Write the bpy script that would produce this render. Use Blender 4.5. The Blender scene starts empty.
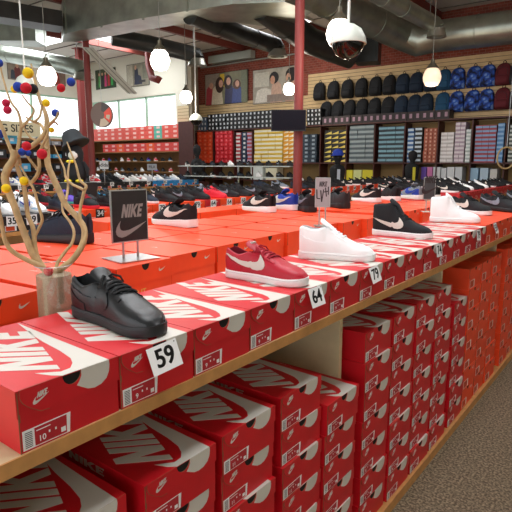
import bpy, math, random
from mathutils import Vector, Matrix
random.seed(7)
PI = math.pi
col = bpy.context.scene.collection

# ------------------------------------------------------------------ camera model
FPX = 526.0; VY = 163.0; VX = 666.0; CAMZ = 1.55
pitch = math.atan((256-VY)/FPX); yaw = math.atan((VX-256)/math.hypot(FPX, 256-VY))
CF = Vector((-math.sin(yaw)*math.cos(pitch), math.cos(yaw)*math.cos(pitch), -math.sin(pitch)))
CR = Vector((math.cos(yaw), math.sin(yaw), 0)); CU = CR.cross(CF)
EYE = Vector((0, 0, CAMZ))
def ray(x, y): return CF*FPX + CR*(x-256) - CU*(y-256)
def atz(x, y, z): r = ray(x, y); return EYE + r*((z-CAMZ)/r.z)
def atX(x, y, X): r = ray(x, y); return EYE + r*(X/r.x)
def atY(x, y, Y): r = ray(x, y); return EYE + r*(Y/r.y)
def atd(x, y, d): return EYE + ray(x, y)*(d/FPX)

# ------------------------------------------------------------------ words
ORD = ['first','second','third','fourth','fifth','sixth','seventh','eighth','ninth','tenth','eleventh','twelfth',
       'thirteenth','fourteenth','fifteenth','sixteenth','seventeenth','eighteenth','nineteenth','twentieth']
def ordn(i):
    if i < 20: return ORD[i]
    return 'twenty-' + ORD[i-20] if i < 29 else ('thirtieth' if i == 29 else 'thirty-' + ORD[i-30])

# ------------------------------------------------------------------ materials
def lin(c):
    return tuple(((v/12.92) if v <= .04045 else ((v+.055)/1.055)**2.4) for v in c)
def hexc(h): return lin(tuple(int(h[i:i+2], 16)/255 for i in (0, 2, 4)))
MATS = {}
def mat(name, h, rough=.5, metal=0., noise=0., nscale=30, bump=0., bscale=200, emit=0., trans=0., spec=.5, alpha=1., coat=0.):
    if name in MATS: return MATS[name]
    m = bpy.data.materials.new(name); m.use_nodes = True
    nt = m.node_tree; b = nt.nodes['Principled BSDF']
    c = hexc(h)
    b.inputs['Base Color'].default_value = (*c, 1)
    b.inputs['Roughness'].default_value = rough; b.inputs['Metallic'].default_value = metal
    b.inputs['Specular IOR Level'].default_value = spec
    b.inputs['Transmission Weight'].default_value = trans
    b.inputs['Coat Weight'].default_value = coat
    b.inputs['Alpha'].default_value = alpha
    tc = nt.nodes.new('ShaderNodeTexCoord')
    if noise:
        n = nt.nodes.new('ShaderNodeTexNoise'); n.inputs['Scale'].default_value = nscale; n.inputs['Detail'].default_value = 4
        r = nt.nodes.new('ShaderNodeValToRGB')
        r.color_ramp.elements[0].position = .3; r.color_ramp.elements[1].position = .7
        r.color_ramp.elements[0].color = (*[v*(1-noise) for v in c], 1)
        r.color_ramp.elements[1].color = (*[min(1, v*(1+noise)) for v in c], 1)
        nt.links.new(tc.outputs['Object'], n.inputs['Vector']); nt.links.new(n.outputs['Fac'], r.inputs['Fac'])
        nt.links.new(r.outputs['Color'], b.inputs['Base Color'])
    if bump:
        n2 = nt.nodes.new('ShaderNodeTexNoise'); n2.inputs['Scale'].default_value = bscale; n2.inputs['Detail'].default_value = 3
        bp = nt.nodes.new('ShaderNodeBump'); bp.inputs['Strength'].default_value = bump; bp.inputs['Distance'].default_value = .004
        nt.links.new(tc.outputs['Object'], n2.inputs['Vector']); nt.links.new(n2.outputs['Fac'], bp.inputs['Height'])
        nt.links.new(bp.outputs['Normal'], b.inputs['Normal'])
    if emit:
        b.inputs['Emission Color'].default_value = (*c, 1); b.inputs['Emission Strength'].default_value = emit
    MATS[name] = m
    return m
RED = mat('red_card', 'cf1220', .42, noise=.05, nscale=12)
ORG = mat('orange_card', 'f4491c', .45, noise=.06, nscale=9)
PRINT = mat('white_print', 'd2cdc4', .5)
EDGE = mat('card_edge', '8a5a3c', .8)
DARK = mat('dark_hole', '14100e', .9)
PAPER = mat('label_paper', 'f2f0f0', .5)
INK = mat('ink', '121212', .5)
LRED = mat('label_red', 'b8202c', .5)
BARC = mat('barcode_grey', '55565a', .6)
WOOD = mat('wood_edge', 'c48d52', .5, noise=.12, nscale=25)
LAM = mat('laminate', 'd2bf98', .5, noise=.06, nscale=18)
BLK = mat('black_leather', '15171a', .38, bump=.12, bscale=400)
BLKS = mat('black_rubber', '17191c', .55)
BLKF = mat('black_fabric', '16181c', .85, noise=.2, nscale=200)
SHRED = mat('red_leather', 'b5102c', .45, bump=.1, bscale=350)
SHWHT = mat('white_leather', 'fafbfc', .45)
RUBW = mat('white_rubber', 'f2f2f2', .5)
LACEB = mat('black_lace', '0c0d0f', .9); LACER = mat('red_lace', '9d0d26', .9); LACEW = mat('white_lace', 'eeeeee', .9)
NAVY = mat('navy_fabric', '1b2738', .85, noise=.2, nscale=150)
GREYF = mat('grey_fabric', '7c8794', .8, noise=.2, nscale=150)
BLUEF = mat('royal_blue_fabric', '1f3fa8', .7)
REDF = mat('bright_red_fabric', 'd92036', .7)
LIN = mat('shoe_lining', '26282c', .95); LINR = mat('red_lining', '84122a', .95); LINW = mat('white_lining', 'd8d8da', .95)
STEEL = mat('brushed_steel', 'c3c5c8', .28, metal=1.)
DUCT = mat('galvanised_duct', '9aa197', .34, metal=.8, noise=.22, nscale=3.5)
DUCTD = mat('dark_duct', '3a3c3c', .38, metal=.6, noise=.2, nscale=4)
POLE = mat('red_oxide_paint', '7e2d2a', .5)
BROWN = mat('dark_brown_wood', '4a211c', .5, noise=.15, nscale=20)
TREE = mat('peeled_branch', 'b89a6e', .7, noise=.2, nscale=40, bump=.3, bscale=90)
SAND = mat('sand', 'a99a7f', .95, noise=.18, nscale=300, bump=.5, bscale=900)
GLOBE = mat('lit_opal_glass', 'fff3e6', .3, emit=7.)
GLOBE2 = mat('softly_lit_glass', 'e6cdb0', .25, emit=.75)
SIGNB = mat('smoky_sign_face', '262023', .25, noise=.25, nscale=14)
SIGNG = mat('sign_silver_print', '918a88', .4)
WHITEP = mat('white_paint', 'dcded8', .6)
DOMEW = mat('camera_housing', 'cfd6cc', .4)
SMOKE = mat('smoked_dome', '0a0a0b', .08)

def glass_mat():
    m = bpy.data.materials.new('clear_glass'); m.use_nodes = True
    nt = m.node_tree; nt.nodes.clear()
    o = nt.nodes.new('ShaderNodeOutputMaterial'); mx = nt.nodes.new('ShaderNodeMixShader')
    t = nt.nodes.new('ShaderNodeBsdfTransparent'); g = nt.nodes.new('ShaderNodeBsdfGlossy'); g.inputs['Roughness'].default_value = .03
    mx.inputs[0].default_value = .1
    nt.links.new(t.outputs[0], mx.inputs[1]); nt.links.new(g.outputs[0], mx.inputs[2]); nt.links.new(mx.outputs[0], o.inputs[0])
    return m
GLASS = glass_mat()
def brick_mat():
    m = bpy.data.materials.new('red_brick'); m.use_nodes = True; nt = m.node_tree; b = nt.nodes['Principled BSDF']
    tc = nt.nodes.new('ShaderNodeTexCoord'); mp = nt.nodes.new('ShaderNodeMapping'); mp.inputs['Rotation'].default_value = (PI/2, 0, 0)
    br = nt.nodes.new('ShaderNodeTexBrick'); br.inputs['Scale'].default_value = 4.2
    br.inputs['Color1'].default_value = (*hexc('8c4030'), 1); br.inputs['Color2'].default_value = (*hexc('74301f'), 1)
    br.inputs['Mortar'].default_value = (*hexc('8e7466'), 1); br.inputs['Mortar Size'].default_value = .012
    nt.links.new(tc.outputs['Object'], mp.inputs['Vector']); nt.links.new(mp.outputs['Vector'], br.inputs['Vector'])
    nt.links.new(br.outputs['Color'], b.inputs['Base Color']); b.inputs['Roughness'].default_value = .85
    return m
BRICK = brick_mat()
def carpet_mat():
    m = bpy.data.materials.new('speckled_carpet'); m.use_nodes = True; nt = m.node_tree; b = nt.nodes['Principled BSDF']
    tc = nt.nodes.new('ShaderNodeTexCoord'); n = nt.nodes.new('ShaderNodeTexNoise'); n.inputs['Scale'].default_value = 85; n.inputs['Detail'].default_value = 6
    r = nt.nodes.new('ShaderNodeValToRGB'); e = r.color_ramp.elements
    e[0].position = .36; e[0].color = (*hexc('4e4131'), 1); e[1].position = .62; e[1].color = (*hexc('95836a'), 1)
    x = e.new(.5); x.color = (*hexc('6e5f4b'), 1)
    nt.links.new(tc.outputs['Object'], n.inputs['Vector']); nt.links.new(n.outputs['Fac'], r.inputs['Fac']); nt.links.new(r.outputs['Color'], b.inputs['Base Color'])
    bp = nt.nodes.new('ShaderNodeBump'); bp.inputs['Strength'].default_value = .7; bp.inputs['Distance'].default_value = .01
    nt.links.new(n.outputs['Fac'], bp.inputs['Height']); nt.links.new(bp.outputs['Normal'], b.inputs['Normal'])
    b.inputs['Roughness'].default_value = .95
    return m
CARPET = carpet_mat()
def camo_mat():
    m = bpy.data.materials.new('blue_camouflage'); m.use_nodes = True; nt = m.node_tree; b = nt.nodes['Principled BSDF']
    tc = nt.nodes.new('ShaderNodeTexCoord'); n = nt.nodes.new('ShaderNodeTexNoise'); n.inputs['Scale'].default_value = 9; n.inputs['Detail'].default_value = 1
    r = nt.nodes.new('ShaderNodeValToRGB'); r.color_ramp.interpolation = 'CONSTANT'; e = r.color_ramp.elements
    e[0].position = 0; e[0].color = (*hexc('101a3c'), 1); e[1].position = .62; e[1].color = (*hexc('6f8fc8'), 1)
    a = e.new(.42); a.color = (*hexc('1f3a86'), 1); a = e.new(.53); a.color = (*hexc('2a57b4'), 1)
    nt.links.new(tc.outputs['Object'], n.inputs['Vector']); nt.links.new(n.outputs['Fac'], r.inputs['Fac']); nt.links.new(r.outputs['Color'], b.inputs['Base Color'])
    b.inputs['Roughness'].default_value = .8
    return m
CAMO = camo_mat()

# ------------------------------------------------------------------ mesh building
class MB:
    def __init__(s): s.v = []; s.f = []; s.m = []
    def add(s, vs, fs, m=0):
        o = len(s.v); s.v += [tuple(v) for v in vs]
        for f in fs: s.f.append([i+o for i in f]); s.m.append(m)
        return s
    def box(s, x0, x1, y0, y1, z0, z1, m=0):
        v = [(x, y, z) for x in (x0, x1) for y in (y0, y1) for z in (z0, z1)]
        return s.add(v, [(0,1,3,2),(4,6,7,5),(0,4,5,1),(2,3,7,6),(0,2,6,4),(1,5,7,3)], m)
    def rings(s, R, m=0, cap=True, closed=True):
        n = len(R[0]); vs = [p for r in R for p in r]; fs = []
        for i in range(len(R)-1):
            for j in range(n if closed else n-1):
                k = (j+1) % n
                fs.append((i*n+j, i*n+k, (i+1)*n+k, (i+1)*n+j))
        if cap: fs.append(tuple(range(n-1, -1, -1))); fs.append(tuple(range((len(R)-1)*n, len(R)*n)))
        return s.add(vs, fs, m)
    def tube(s, P, r, n=8, m=0, cap=True):
        P = [Vector(p) for p in P]; R = []
        rr = r if isinstance(r, (list, tuple)) else [r]*len(P)
        t0 = (P[1]-P[0]).normalized(); up = Vector((0,0,1)) if abs(t0.z) < .9 else Vector((1,0,0))
        u = t0.cross(up).normalized()
        for i, p in enumerate(P):
            t = (P[min(i+1, len(P)-1)]-P[max(i-1, 0)])
            if t.length < 1e-9: t = t0
            t = t.normalized(); u = (u-t*u.dot(t)).normalized(); w = t.cross(u)
            R.append([p+(u*math.cos(a)+w*math.sin(a))*rr[i] for a in [2*PI*k/n for k in range(n)]])
        return s.rings(R, m, cap)
    def lathe(s, prof, n=20, c=(0,0,0), m=0, cap=True):
        R = [[(c[0]+r*math.cos(2*PI*k/n), c[1]+r*math.sin(2*PI*k/n), c[2]+z) for k in range(n)] for r, z in prof]
        return s.rings(R, m, cap)
    def sphere(s, c, r, n=14, m=0, sq=1.0):
        k = n//2
        return s.lathe([(max(r*math.sin(PI*i/k), 1e-4), -r*sq*math.cos(PI*i/k)) for i in range(k+1)], n, c, m)
    def slab(s, poly, fn, d0, d1, m=0, me=None):
        """poly in 2D, fn(a,b,d)->3D ; extruded from d0 to d1"""
        n = len(poly); A = [fn(a, b, d0) for a, b in poly]; B = [fn(a, b, d1) for a, b in poly]
        s.add(A+B, [tuple(range(n)), tuple(range(2*n-1, n-1, -1))], m)
        return s.add(A+B, [(i, n+i, n+(i+1) % n, (i+1) % n) for i in range(n)], m if me is None else me)
    def mesh(s, name, mats, smooth=None):
        me = bpy.data.meshes.new(name); me.from_pydata(s.v, [], s.f); me.update()
        for m in (mats if isinstance(mats, (list, tuple)) else [mats]): me.materials.append(m)
        me.polygons.foreach_set('material_index', s.m)
        import bmesh
        bm = bmesh.new(); bm.from_mesh(me); bmesh.ops.recalc_face_normals(bm, faces=bm.faces); bm.to_mesh(me); bm.free()
        if smooth:
            me.polygons.foreach_set('use_smooth', [True]*len(me.polygons)); me.set_sharp_from_angle(angle=math.radians(smooth))
        return me
    def build(s, name, mats, parent=None, smooth=None):
        return link(name, s.mesh(name, mats, smooth), parent)
def link(name, data, parent=None):
    o = bpy.data.objects.new(name, data); col.objects.link(o)
    if parent is not None: o.parent = parent
    return o
def tag(o, label=None, cat=None, group=None, kind=None):
    if label: o['label'] = label
    if cat: o['category'] = cat
    if group: o['group'] = group
    if kind: o['kind'] = kind
    return o
def root(name, label, cat, group=None, loc=(0,0,0), rz=0):
    o = link(name, None); o.location = loc; o.rotation_euler = (0, 0, rz); o.empty_display_size = .05
    return tag(o, label, cat, group)
KIDS = {}
def copy_tree(o, parent=None):
    c = o.copy(); col.objects.link(c)
    if parent is not None: c.parent = parent
    if o.name not in KIDS: KIDS[o.name] = list(o.children)
    for ch in KIDS[o.name]: copy_tree(ch, c)
    return c
class Proto:
    """first use moves the original, later uses copy it"""
    def __init__(s, make): s.make = make; s.o = None
    def put(s, loc, rz=0, label=None, group=None, scale=None, tilt=0):
        if s.o is None: s.o = s.make(); o = s.o
        else: o = copy_tree(s.o)
        o.location = loc; o.rotation_euler = (0, tilt, rz)
        if scale: o.scale = (scale,)*3
        if label: o['label'] = label
        if group: o['group'] = group
        elif 'group' in o: del o['group']
        return o
TXT = {}
def text_poly(st):
    if st in TXT: return TXT[st]
    cu = bpy.data.curves.new('t', 'FONT'); cu.body = st; cu.size = 1; cu.align_x = 'CENTER'; cu.align_y = 'CENTER'; cu.offset = .016
    ob = bpy.data.objects.new('t', cu); col.objects.link(ob)
    dg = bpy.context.evaluated_depsgraph_get(); me = ob.evaluated_get(dg).to_mesh()
    r = ([v.co.to_tuple() for v in me.vertices], [tuple(p.vertices) for p in me.polygons])
    bpy.data.objects.remove(ob); TXT[st] = r
    return r
def add_text(mb, st, fn, size, d, m, stretch=1.):
    vs, fs = text_poly(st)
    mb.add([fn(v[0]*size*stretch, v[1]*size, d) for v in vs], fs, m)

# brand marks
SW_OUT = [(.17,.46),(.10,.39),(.03,.28),(0,.18),(.02,.09),(.08,.03),(.18,0),(.30,.02),(.45,.08),(.72,.22),(1,.40)]
SW_IN = [(.17,.46),(.145,.40),(.13,.34),(.13,.28),(.145,.235),(.175,.205),(.23,.185),(.31,.183),(.45,.205),(.72,.30),(1,.40)]
SWOOSH = SW_OUT + SW_IN[-2:0:-1]
LET = [[(0,0),(0,1),(.3,1),(.62,.45),(.62,1),(.9,1),(.9,0),(.6,0),(.28,.55),(.28,0)],
       [(1,0),(1,1),(1.28,1),(1.28,0)],
       [(1.38,0),(1.38,1),(1.66,1),(1.66,.6),(2,1),(2.38,1),(1.92,.52),(2.38,0),(2.02,0),(1.66,.42),(1.66,0)],
       [(2.42,0),(2.42,1),(3.1,1),(3.1,.78),(2.7,.78),(2.7,.61),(3.02,.61),(3.02,.39),(2.7,.39),(2.7,.22),(3.1,.22),(3.1,0)]]

# ------------------------------------------------------------------ shoeboxes
def red_box(L, W, H, size='10'):
    """local: front (label) end at x=0 facing +x, runs to x=-L; y 0..W; z 0..H"""
    r = root('shoebox', 'red shoebox', 'shoebox')
    t = .0018
    b = MB(); b.box(-L+t, 0, t, W-t, 0, H-t); b.box(-.0004, .0008, t, t+.0018, 0, H-.004, 1)
    b.box(-.0004, .0009, t+.0004, t+.0035, H*.5, H*.62, 1)
    b.build('box_base', [RED, EDGE], r)
    l = MB()
    l.box(-L, t, 0, W, H-t, H)                                   # top panel
    l.box(-L, 0, -.0002, t, H*.56, H-t)                           # side flanges
    l.box(-L, 0, W-t, W+.0002, H*.56, H-t)
    l.box(-L-.0004, -L+t, 0, W, H*.56, H-t)
    hy0, hy1 = .415*W, .60*W; hr = (hy1-hy0)/2; hc = (hy0+hy1)/2
    f = [(.03*W, H)] + [(.03*W+.13*W*a, H-.13*H-.25*H*(a**.6)) for a in (0, .15, .35, .6, .85)]
    f += [(.2*W, H*.57), (.28*W, H*.56), (W, H*.58), (W, H)]
    f += [(hc+hr*math.cos(a), H-.19*H*math.sin(a)) for a in [PI*k/10 for k in range(11)]]
    l.slab(f, lambda a, c, d: (d, a, c), .0004, .0026, 0, 2)
    l.tube([(.0026, a, c) for a, c in f[1:8]], .0005, 5, 2)
    e = .0005
    # swoosh on the top, running over the front edge
    S = [(.96,.985),(.925,.55),(.905,.2),(.895,-.007),(.60,-.007),(.585,.01),(.42,.012),(.42,.01),(.36,.048),(.30,.125),(.46,.040),(.55,.045),(.64,.10),(.70,.17),(.75,.316),(.79,.52),(.83,.66)]
    S = [(.96,.985),(.925,.55),(.905,.2),(.895,-.006),(.42,-.006),(.36,.040),(.30,.125),(.46,.045),(.56,.05),(.64,.10),(.70,.17),(.75,.316),(.79,.52),(.83,.66)]
    l.slab(S, lambda u, v, d: (-v*L, u*W, H+d), 0, e, 1)
    fr = [(.60,1.0),(.60,.90),(.575,.81),(.55,.76),(.60,.70),(.66,.635),(.73,.61),(.80,.63),(.86,.70),(.89,.80),(.90,.92),(.895,1.0)]
    l.slab(fr, lambda a, c, d: (.0026+d, a*W, c*H), 0, e, 1)
    # NIKE word on the top
    bx, by = .081, .244; n = math.hypot(bx, by); cx, cy = bx/n, by/n
    def wd(p, q, d):
        # p along baseline 0..1 , q up 0..1 ; metres (u right, v back)
        um = .49*.214 + cx*.272*p + q*(-.090); vm = .078*.376 + cy*.272*p + q*.094
        return (-vm*L/.376, um*W/.214, H+d)
    for P in LET: l.slab([(a/3.1, c) for a, c in P], wd, 0, e, 1)
    # small mark on the flap
    ms = .14*W
    def sm(p, q, d): return (.0026+d, .13*W+p*ms+q*.008, H*.70+q*ms+p*.004)
    l.slab(SWOOSH, sm, 0, e, 1)
    for P in LET: l.slab([(.22+a*.20, .34+c*.34) for a, c in P], sm, 0, e, 1)
    # NIKE along the left flange
    def sd(p, q, d): return (-.80*L+p*.40*L, -.0002-d, H*.70+q*H*.17)
    for P in LET: l.slab([(a/3.1, c) for a, c in P], sd, 0, e, 1)
    l.build('lid', [RED, PRINT, EDGE], r)
    h = MB(); A = [(hc+hr*.97*math.cos(a), H-t-.185*H*math.sin(a)) for a in [PI*k/10 for k in range(11)]]
    h.slab(A, lambda a, c, d: (d, a, c), .0002, .0008, 0)
    h.build('finger_hole', [DARK], r)
    s = MB(); x = .0006
    q = lambda a, c, d: (x+d, a*W, c*H)
    s.slab([(.03,.03),(.46,.03),(.475,.36),(.03,.345)], q, 0, .0004, 0)
    s.slab([(.135,.045),(.43,.045),(.435,.342),(.135,.33)], q, .0004, .0006, 1)
    for k in range(9): s.slab([(.05, .06+k*.029),(.115, .06+k*.029),(.115,.074+k*.029),(.05,.074+k*.029)], q, .0004, .0006, 2)
    add_text(s, size, lambda a, c, d: (x+d, .20*W+a, .13*H+c), H*.13, .0008, 0)
    for k in range(2): s.slab([(.26+k*.06,.17),(.275+k*.06,.17),(.275+k*.06,.21),(.26+k*.06,.21)], q, .0006, .0008, 0)
    s.slab([(.375,.08),(.42,.08),(.42,.16),(.375,.16)], q, .0006, .0008, 0)
    s.slab([(.15,.27),(.28,.275),(.28,.29),(.15,.285)], q, .0006, .0008, 0)
    s.build('size_label', [PAPER, LRED, BARC], r)
    return r
def orange_box(L, W, H, label=True, slogan=False, mat_=None):
    r = root('shoebox', 'orange shoebox', 'shoebox'); t = .0018; M = mat_ or ORG
    b = MB(); b.box(-L+t, 0, t, W-t, 0, H-t)
    if slogan: add_text(b, 'JUST DO IT', lambda a, c, d: (.0002+d, .22*W+a, .33*H+c), H*.2, .0004, 1)
    b.build('box_base', [M, mat('gold_print', 'e8b25a', .5)], r)
    l = MB(); l.box(-L, t, 0, W, H-t, H); l.box(-L, 0, -.0002, t, H*.55, H-t); l.box(-L, 0, W-t, W+.0002, H*.55, H-t); l.box(-L-.0004, -L+t, 0, W, H*.55, H-t)
    hc, hr = .5*W, .07*W
    f = [(0, H), (0, H*.56), (W, H*.56), (W, H)] + [(hc+hr*math.cos(a), H-.16*H*math.sin(a)) for a in [PI*k/8 for k in range(9)]]
    l.slab(f, lambda a, c, d: (d, a, c), .0004, .0026, 0, 2)
    l.slab(SWOOSH, lambda p, q, d: (.0026+d, .74*W+p*.13*W, H*.74+q*.13*W), 0, .0005, 1)
    l.slab(SWOOSH, lambda p, q, d: (-.5*L-p*.12*W, .5*W-q*.12*W, H+d), 0, .0004, 1)
    l.build('lid', [M, PRINT, EDGE], r)
    h = MB(); A = [(hc+hr*.96*math.cos(a), H-t-.155*H*math.sin(a)) for a in [PI*k/8 for k in range(9)]]
    h.slab(A, lambda a, c, d: (d, a, c), .0002, .0008, 0); h.build('finger_hole', [DARK], r)
    if label:
        s = MB(); x = .0004; q = lambda a, c, d: (x+d, a*W, c*H)
        s.slab([(.1,.06),(.46,.06),(.46,.42),(.1,.42)], q, 0, .0004, 0); s.slab([(.115,.08),(.40,.08),(.40,.40),(.115,.40)], q, .0004, .0006, 1)
        s.build('size_label', [PAPER, mat('label_orange', 'c8451f', .5)], r)
    return r

# ------------------------------------------------------------------ shoes
def interp(T, t):
    for i in range(len(T)-1):
        if t <= T[i+1][0]:
            a, b = T[i], T[i+1]; k = (t-a[0])/(b[0]-a[0]) if b[0] > a[0] else 0; k = max(0, min(1, k))
            k = k*k*(3-2*k)*.5 + k*.5
            return a[1]+(b[1]-a[1])*k
    return T[-1][1]
HW = [(0,.013),(.015,.022),(.05,.031),(.12,.0365),(.22,.037),(.35,.0355),(.45,.037),(.58,.043),(.70,.0475),(.79,.0475),(.87,.043),(.93,.035),(.97,.025),(.99,.015),(1,.006)]
TOPS = {
 'low':  [(0,.094),(.03,.101),(.07,.098),(.13,.088),(.20,.083),(.27,.088),(.33,.098),(.40,.104),(.46,.101),(.55,.091),(.66,.078),(.76,.066),(.86,.059),(.93,.051),(.975,.041),(1,.030)],
 'mid':  [(0,.122),(.03,.128),(.08,.126),(.15,.118),(.24,.116),(.32,.126),(.38,.132),(.43,.124),(.55,.098),(.66,.080),(.76,.067),(.86,.059),(.93,.051),(.975,.041),(1,.030)],
 'high': [(0,.148),(.03,.153),(.10,.155),(.18,.156),(.26,.160),(.33,.166),(.37,.164),(.42,.142),(.52,.104),(.62,.084),(.74,.068),(.86,.058),(.93,.050),(.975,.040),(1,.030)],
 'run':  [(0,.094),(.03,.106),(.08,.099),(.14,.086),(.21,.080),(.28,.085),(.34,.096),(.40,.100),(.46,.098),(.55,.088),(.66,.074),(.76,.062),(.86,.054),(.93,.047),(.975,.038),(1,.028)],
}
class ShoeShape:
    def __init__(s, kind, L=.30):
        s.kind = kind; s.L = L; s.top = TOPS[kind]; s.open_end = {'low':.335,'run':.35,'mid':.335,'high':.34}[kind]
        if kind == 'run': s.sole = [(0,.036),(.15,.036),(.4,.029),(.7,.026),(.9,.024),(1,.022)]
        else: s.sole = [(0,.030),(.15,.029),(.4,.027),(.8,.026),(.93,.027),(1,.027)]
    def cx(s, t): return .006*math.sin(PI*min(1, max(0, (t-.25)/.75))) - .002
    def lift(s, t): return .006*max(0, (t-.82)/.18)**2 + (.003*max(0, (.06-t)/.06) if s.kind == 'run' else 0)
    def zs(s, t): return interp(s.sole, t) + s.lift(t)*.6
    def surf(s, t, q, side):
        """q 0 base .. 1 centre/rim"""
        w = interp(HW, t)*.985; zb = s.zs(t)-.003; zt = max(interp(s.top, t), zb+.004)
        closed = 1.0 if t > s.open_end+.03 else (0. if t < s.open_end else (t-s.open_end)/.03)
        # closed dome
        a = q*PI/2; n = .62 if t > .5 else .72
        yc = w*(math.cos(a)**n); zc = zb+(zt-zb)*(math.sin(a)**.80)
        # throat: sides a little steeper near the lacing
        # open wall to the rim
        rim = min(w*.80, .027 if s.kind == 'high' else .029); rim = min(rim, w*.8)
        if q < .72:
            k = q/.72; yo = w + (rim+.004-w)*(k**1.25) + .0035*math.sin(PI*k); zo = zb+(zt-zb)*(1-(1-k)**1.12)
        elif q < .80: k = (q-.72)/.08; yo = rim+.004-.008*k*(1 if rim > .015 else .5); zo = zt+.004*math.sin(PI*k*.6)
        elif q < .97: k = (q-.80)/.17; yo = (rim-.004)*(1-.12*k) if rim > .015 else rim*.5; zo = zt+.0038-(zt-.038)*k
        else: k = (q-.97)/.03; yo = (rim-.004)*.88*(1-k); zo = .041
        y = yo+(yc-yo)*closed; z = zo+(zc-zo)*closed
        return Vector((t*s.L, s.cx(t)+side*y, z))
    def at_z(s, t, z, side):
        lo, hi = 0., .70 if t < s.open_end+.03 else .97
        for _ in range(18):
            m = (lo+hi)/2
            if s.surf(t, m, side).z < z: lo = m
            else: hi = m
        return (lo+hi)/2
    def normal(s, t, q, side):
        e = .012; a = s.surf(min(t+e, 1), q, side)-s.surf(max(t-e, 0), q, side); b = s.surf(t, min(q+.03, .98), side)-s.surf(t, max(q-.03, 0), side)
        n = a.cross(b)*(1 if side < 0 else -1)
        n = n.normalized() if n.length > 1e-9 else Vector((0, side, 0))
        if n.y*side < 0 and abs(n.y) > .3: n = -n
        if n.z < -.3: n = -n
        return n
def strip_patch(mb, S, side, rows, off, m=0):
    """rows: list of lists of (t, z|q) given as surface points tuples (t,q)"""
    n = len(rows[0]); top = []; bot = []
    for r in rows:
        for t, q in r:
            p = S.surf(t, q, side); nn = S.normal(t, q, side)
            top.append(p+nn*off); bot.append(p-nn*.001)
    R = len(rows); fs = []
    for i in range(R-1):
        for j in range(n-1):
            a, b, c, d = i*n+j, i*n+j+1, (i+1)*n+j+1, (i+1)*n+j
            fs.append((a, b, c, d))
    N = R*n
    ring = [j for j in range(n)] + [i*n+n-1 for i in range(1, R)] + [(R-1)*n+j for j in range(n-2, -1, -1)] + [i*n for i in range(R-2, 0, -1)]
    mb.add(top+bot, fs+[(ring[i], ring[(i+1) % len(ring)], ring[(i+1) % len(ring)]+N, ring[i]+N) for i in range(len(ring))], m)
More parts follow.
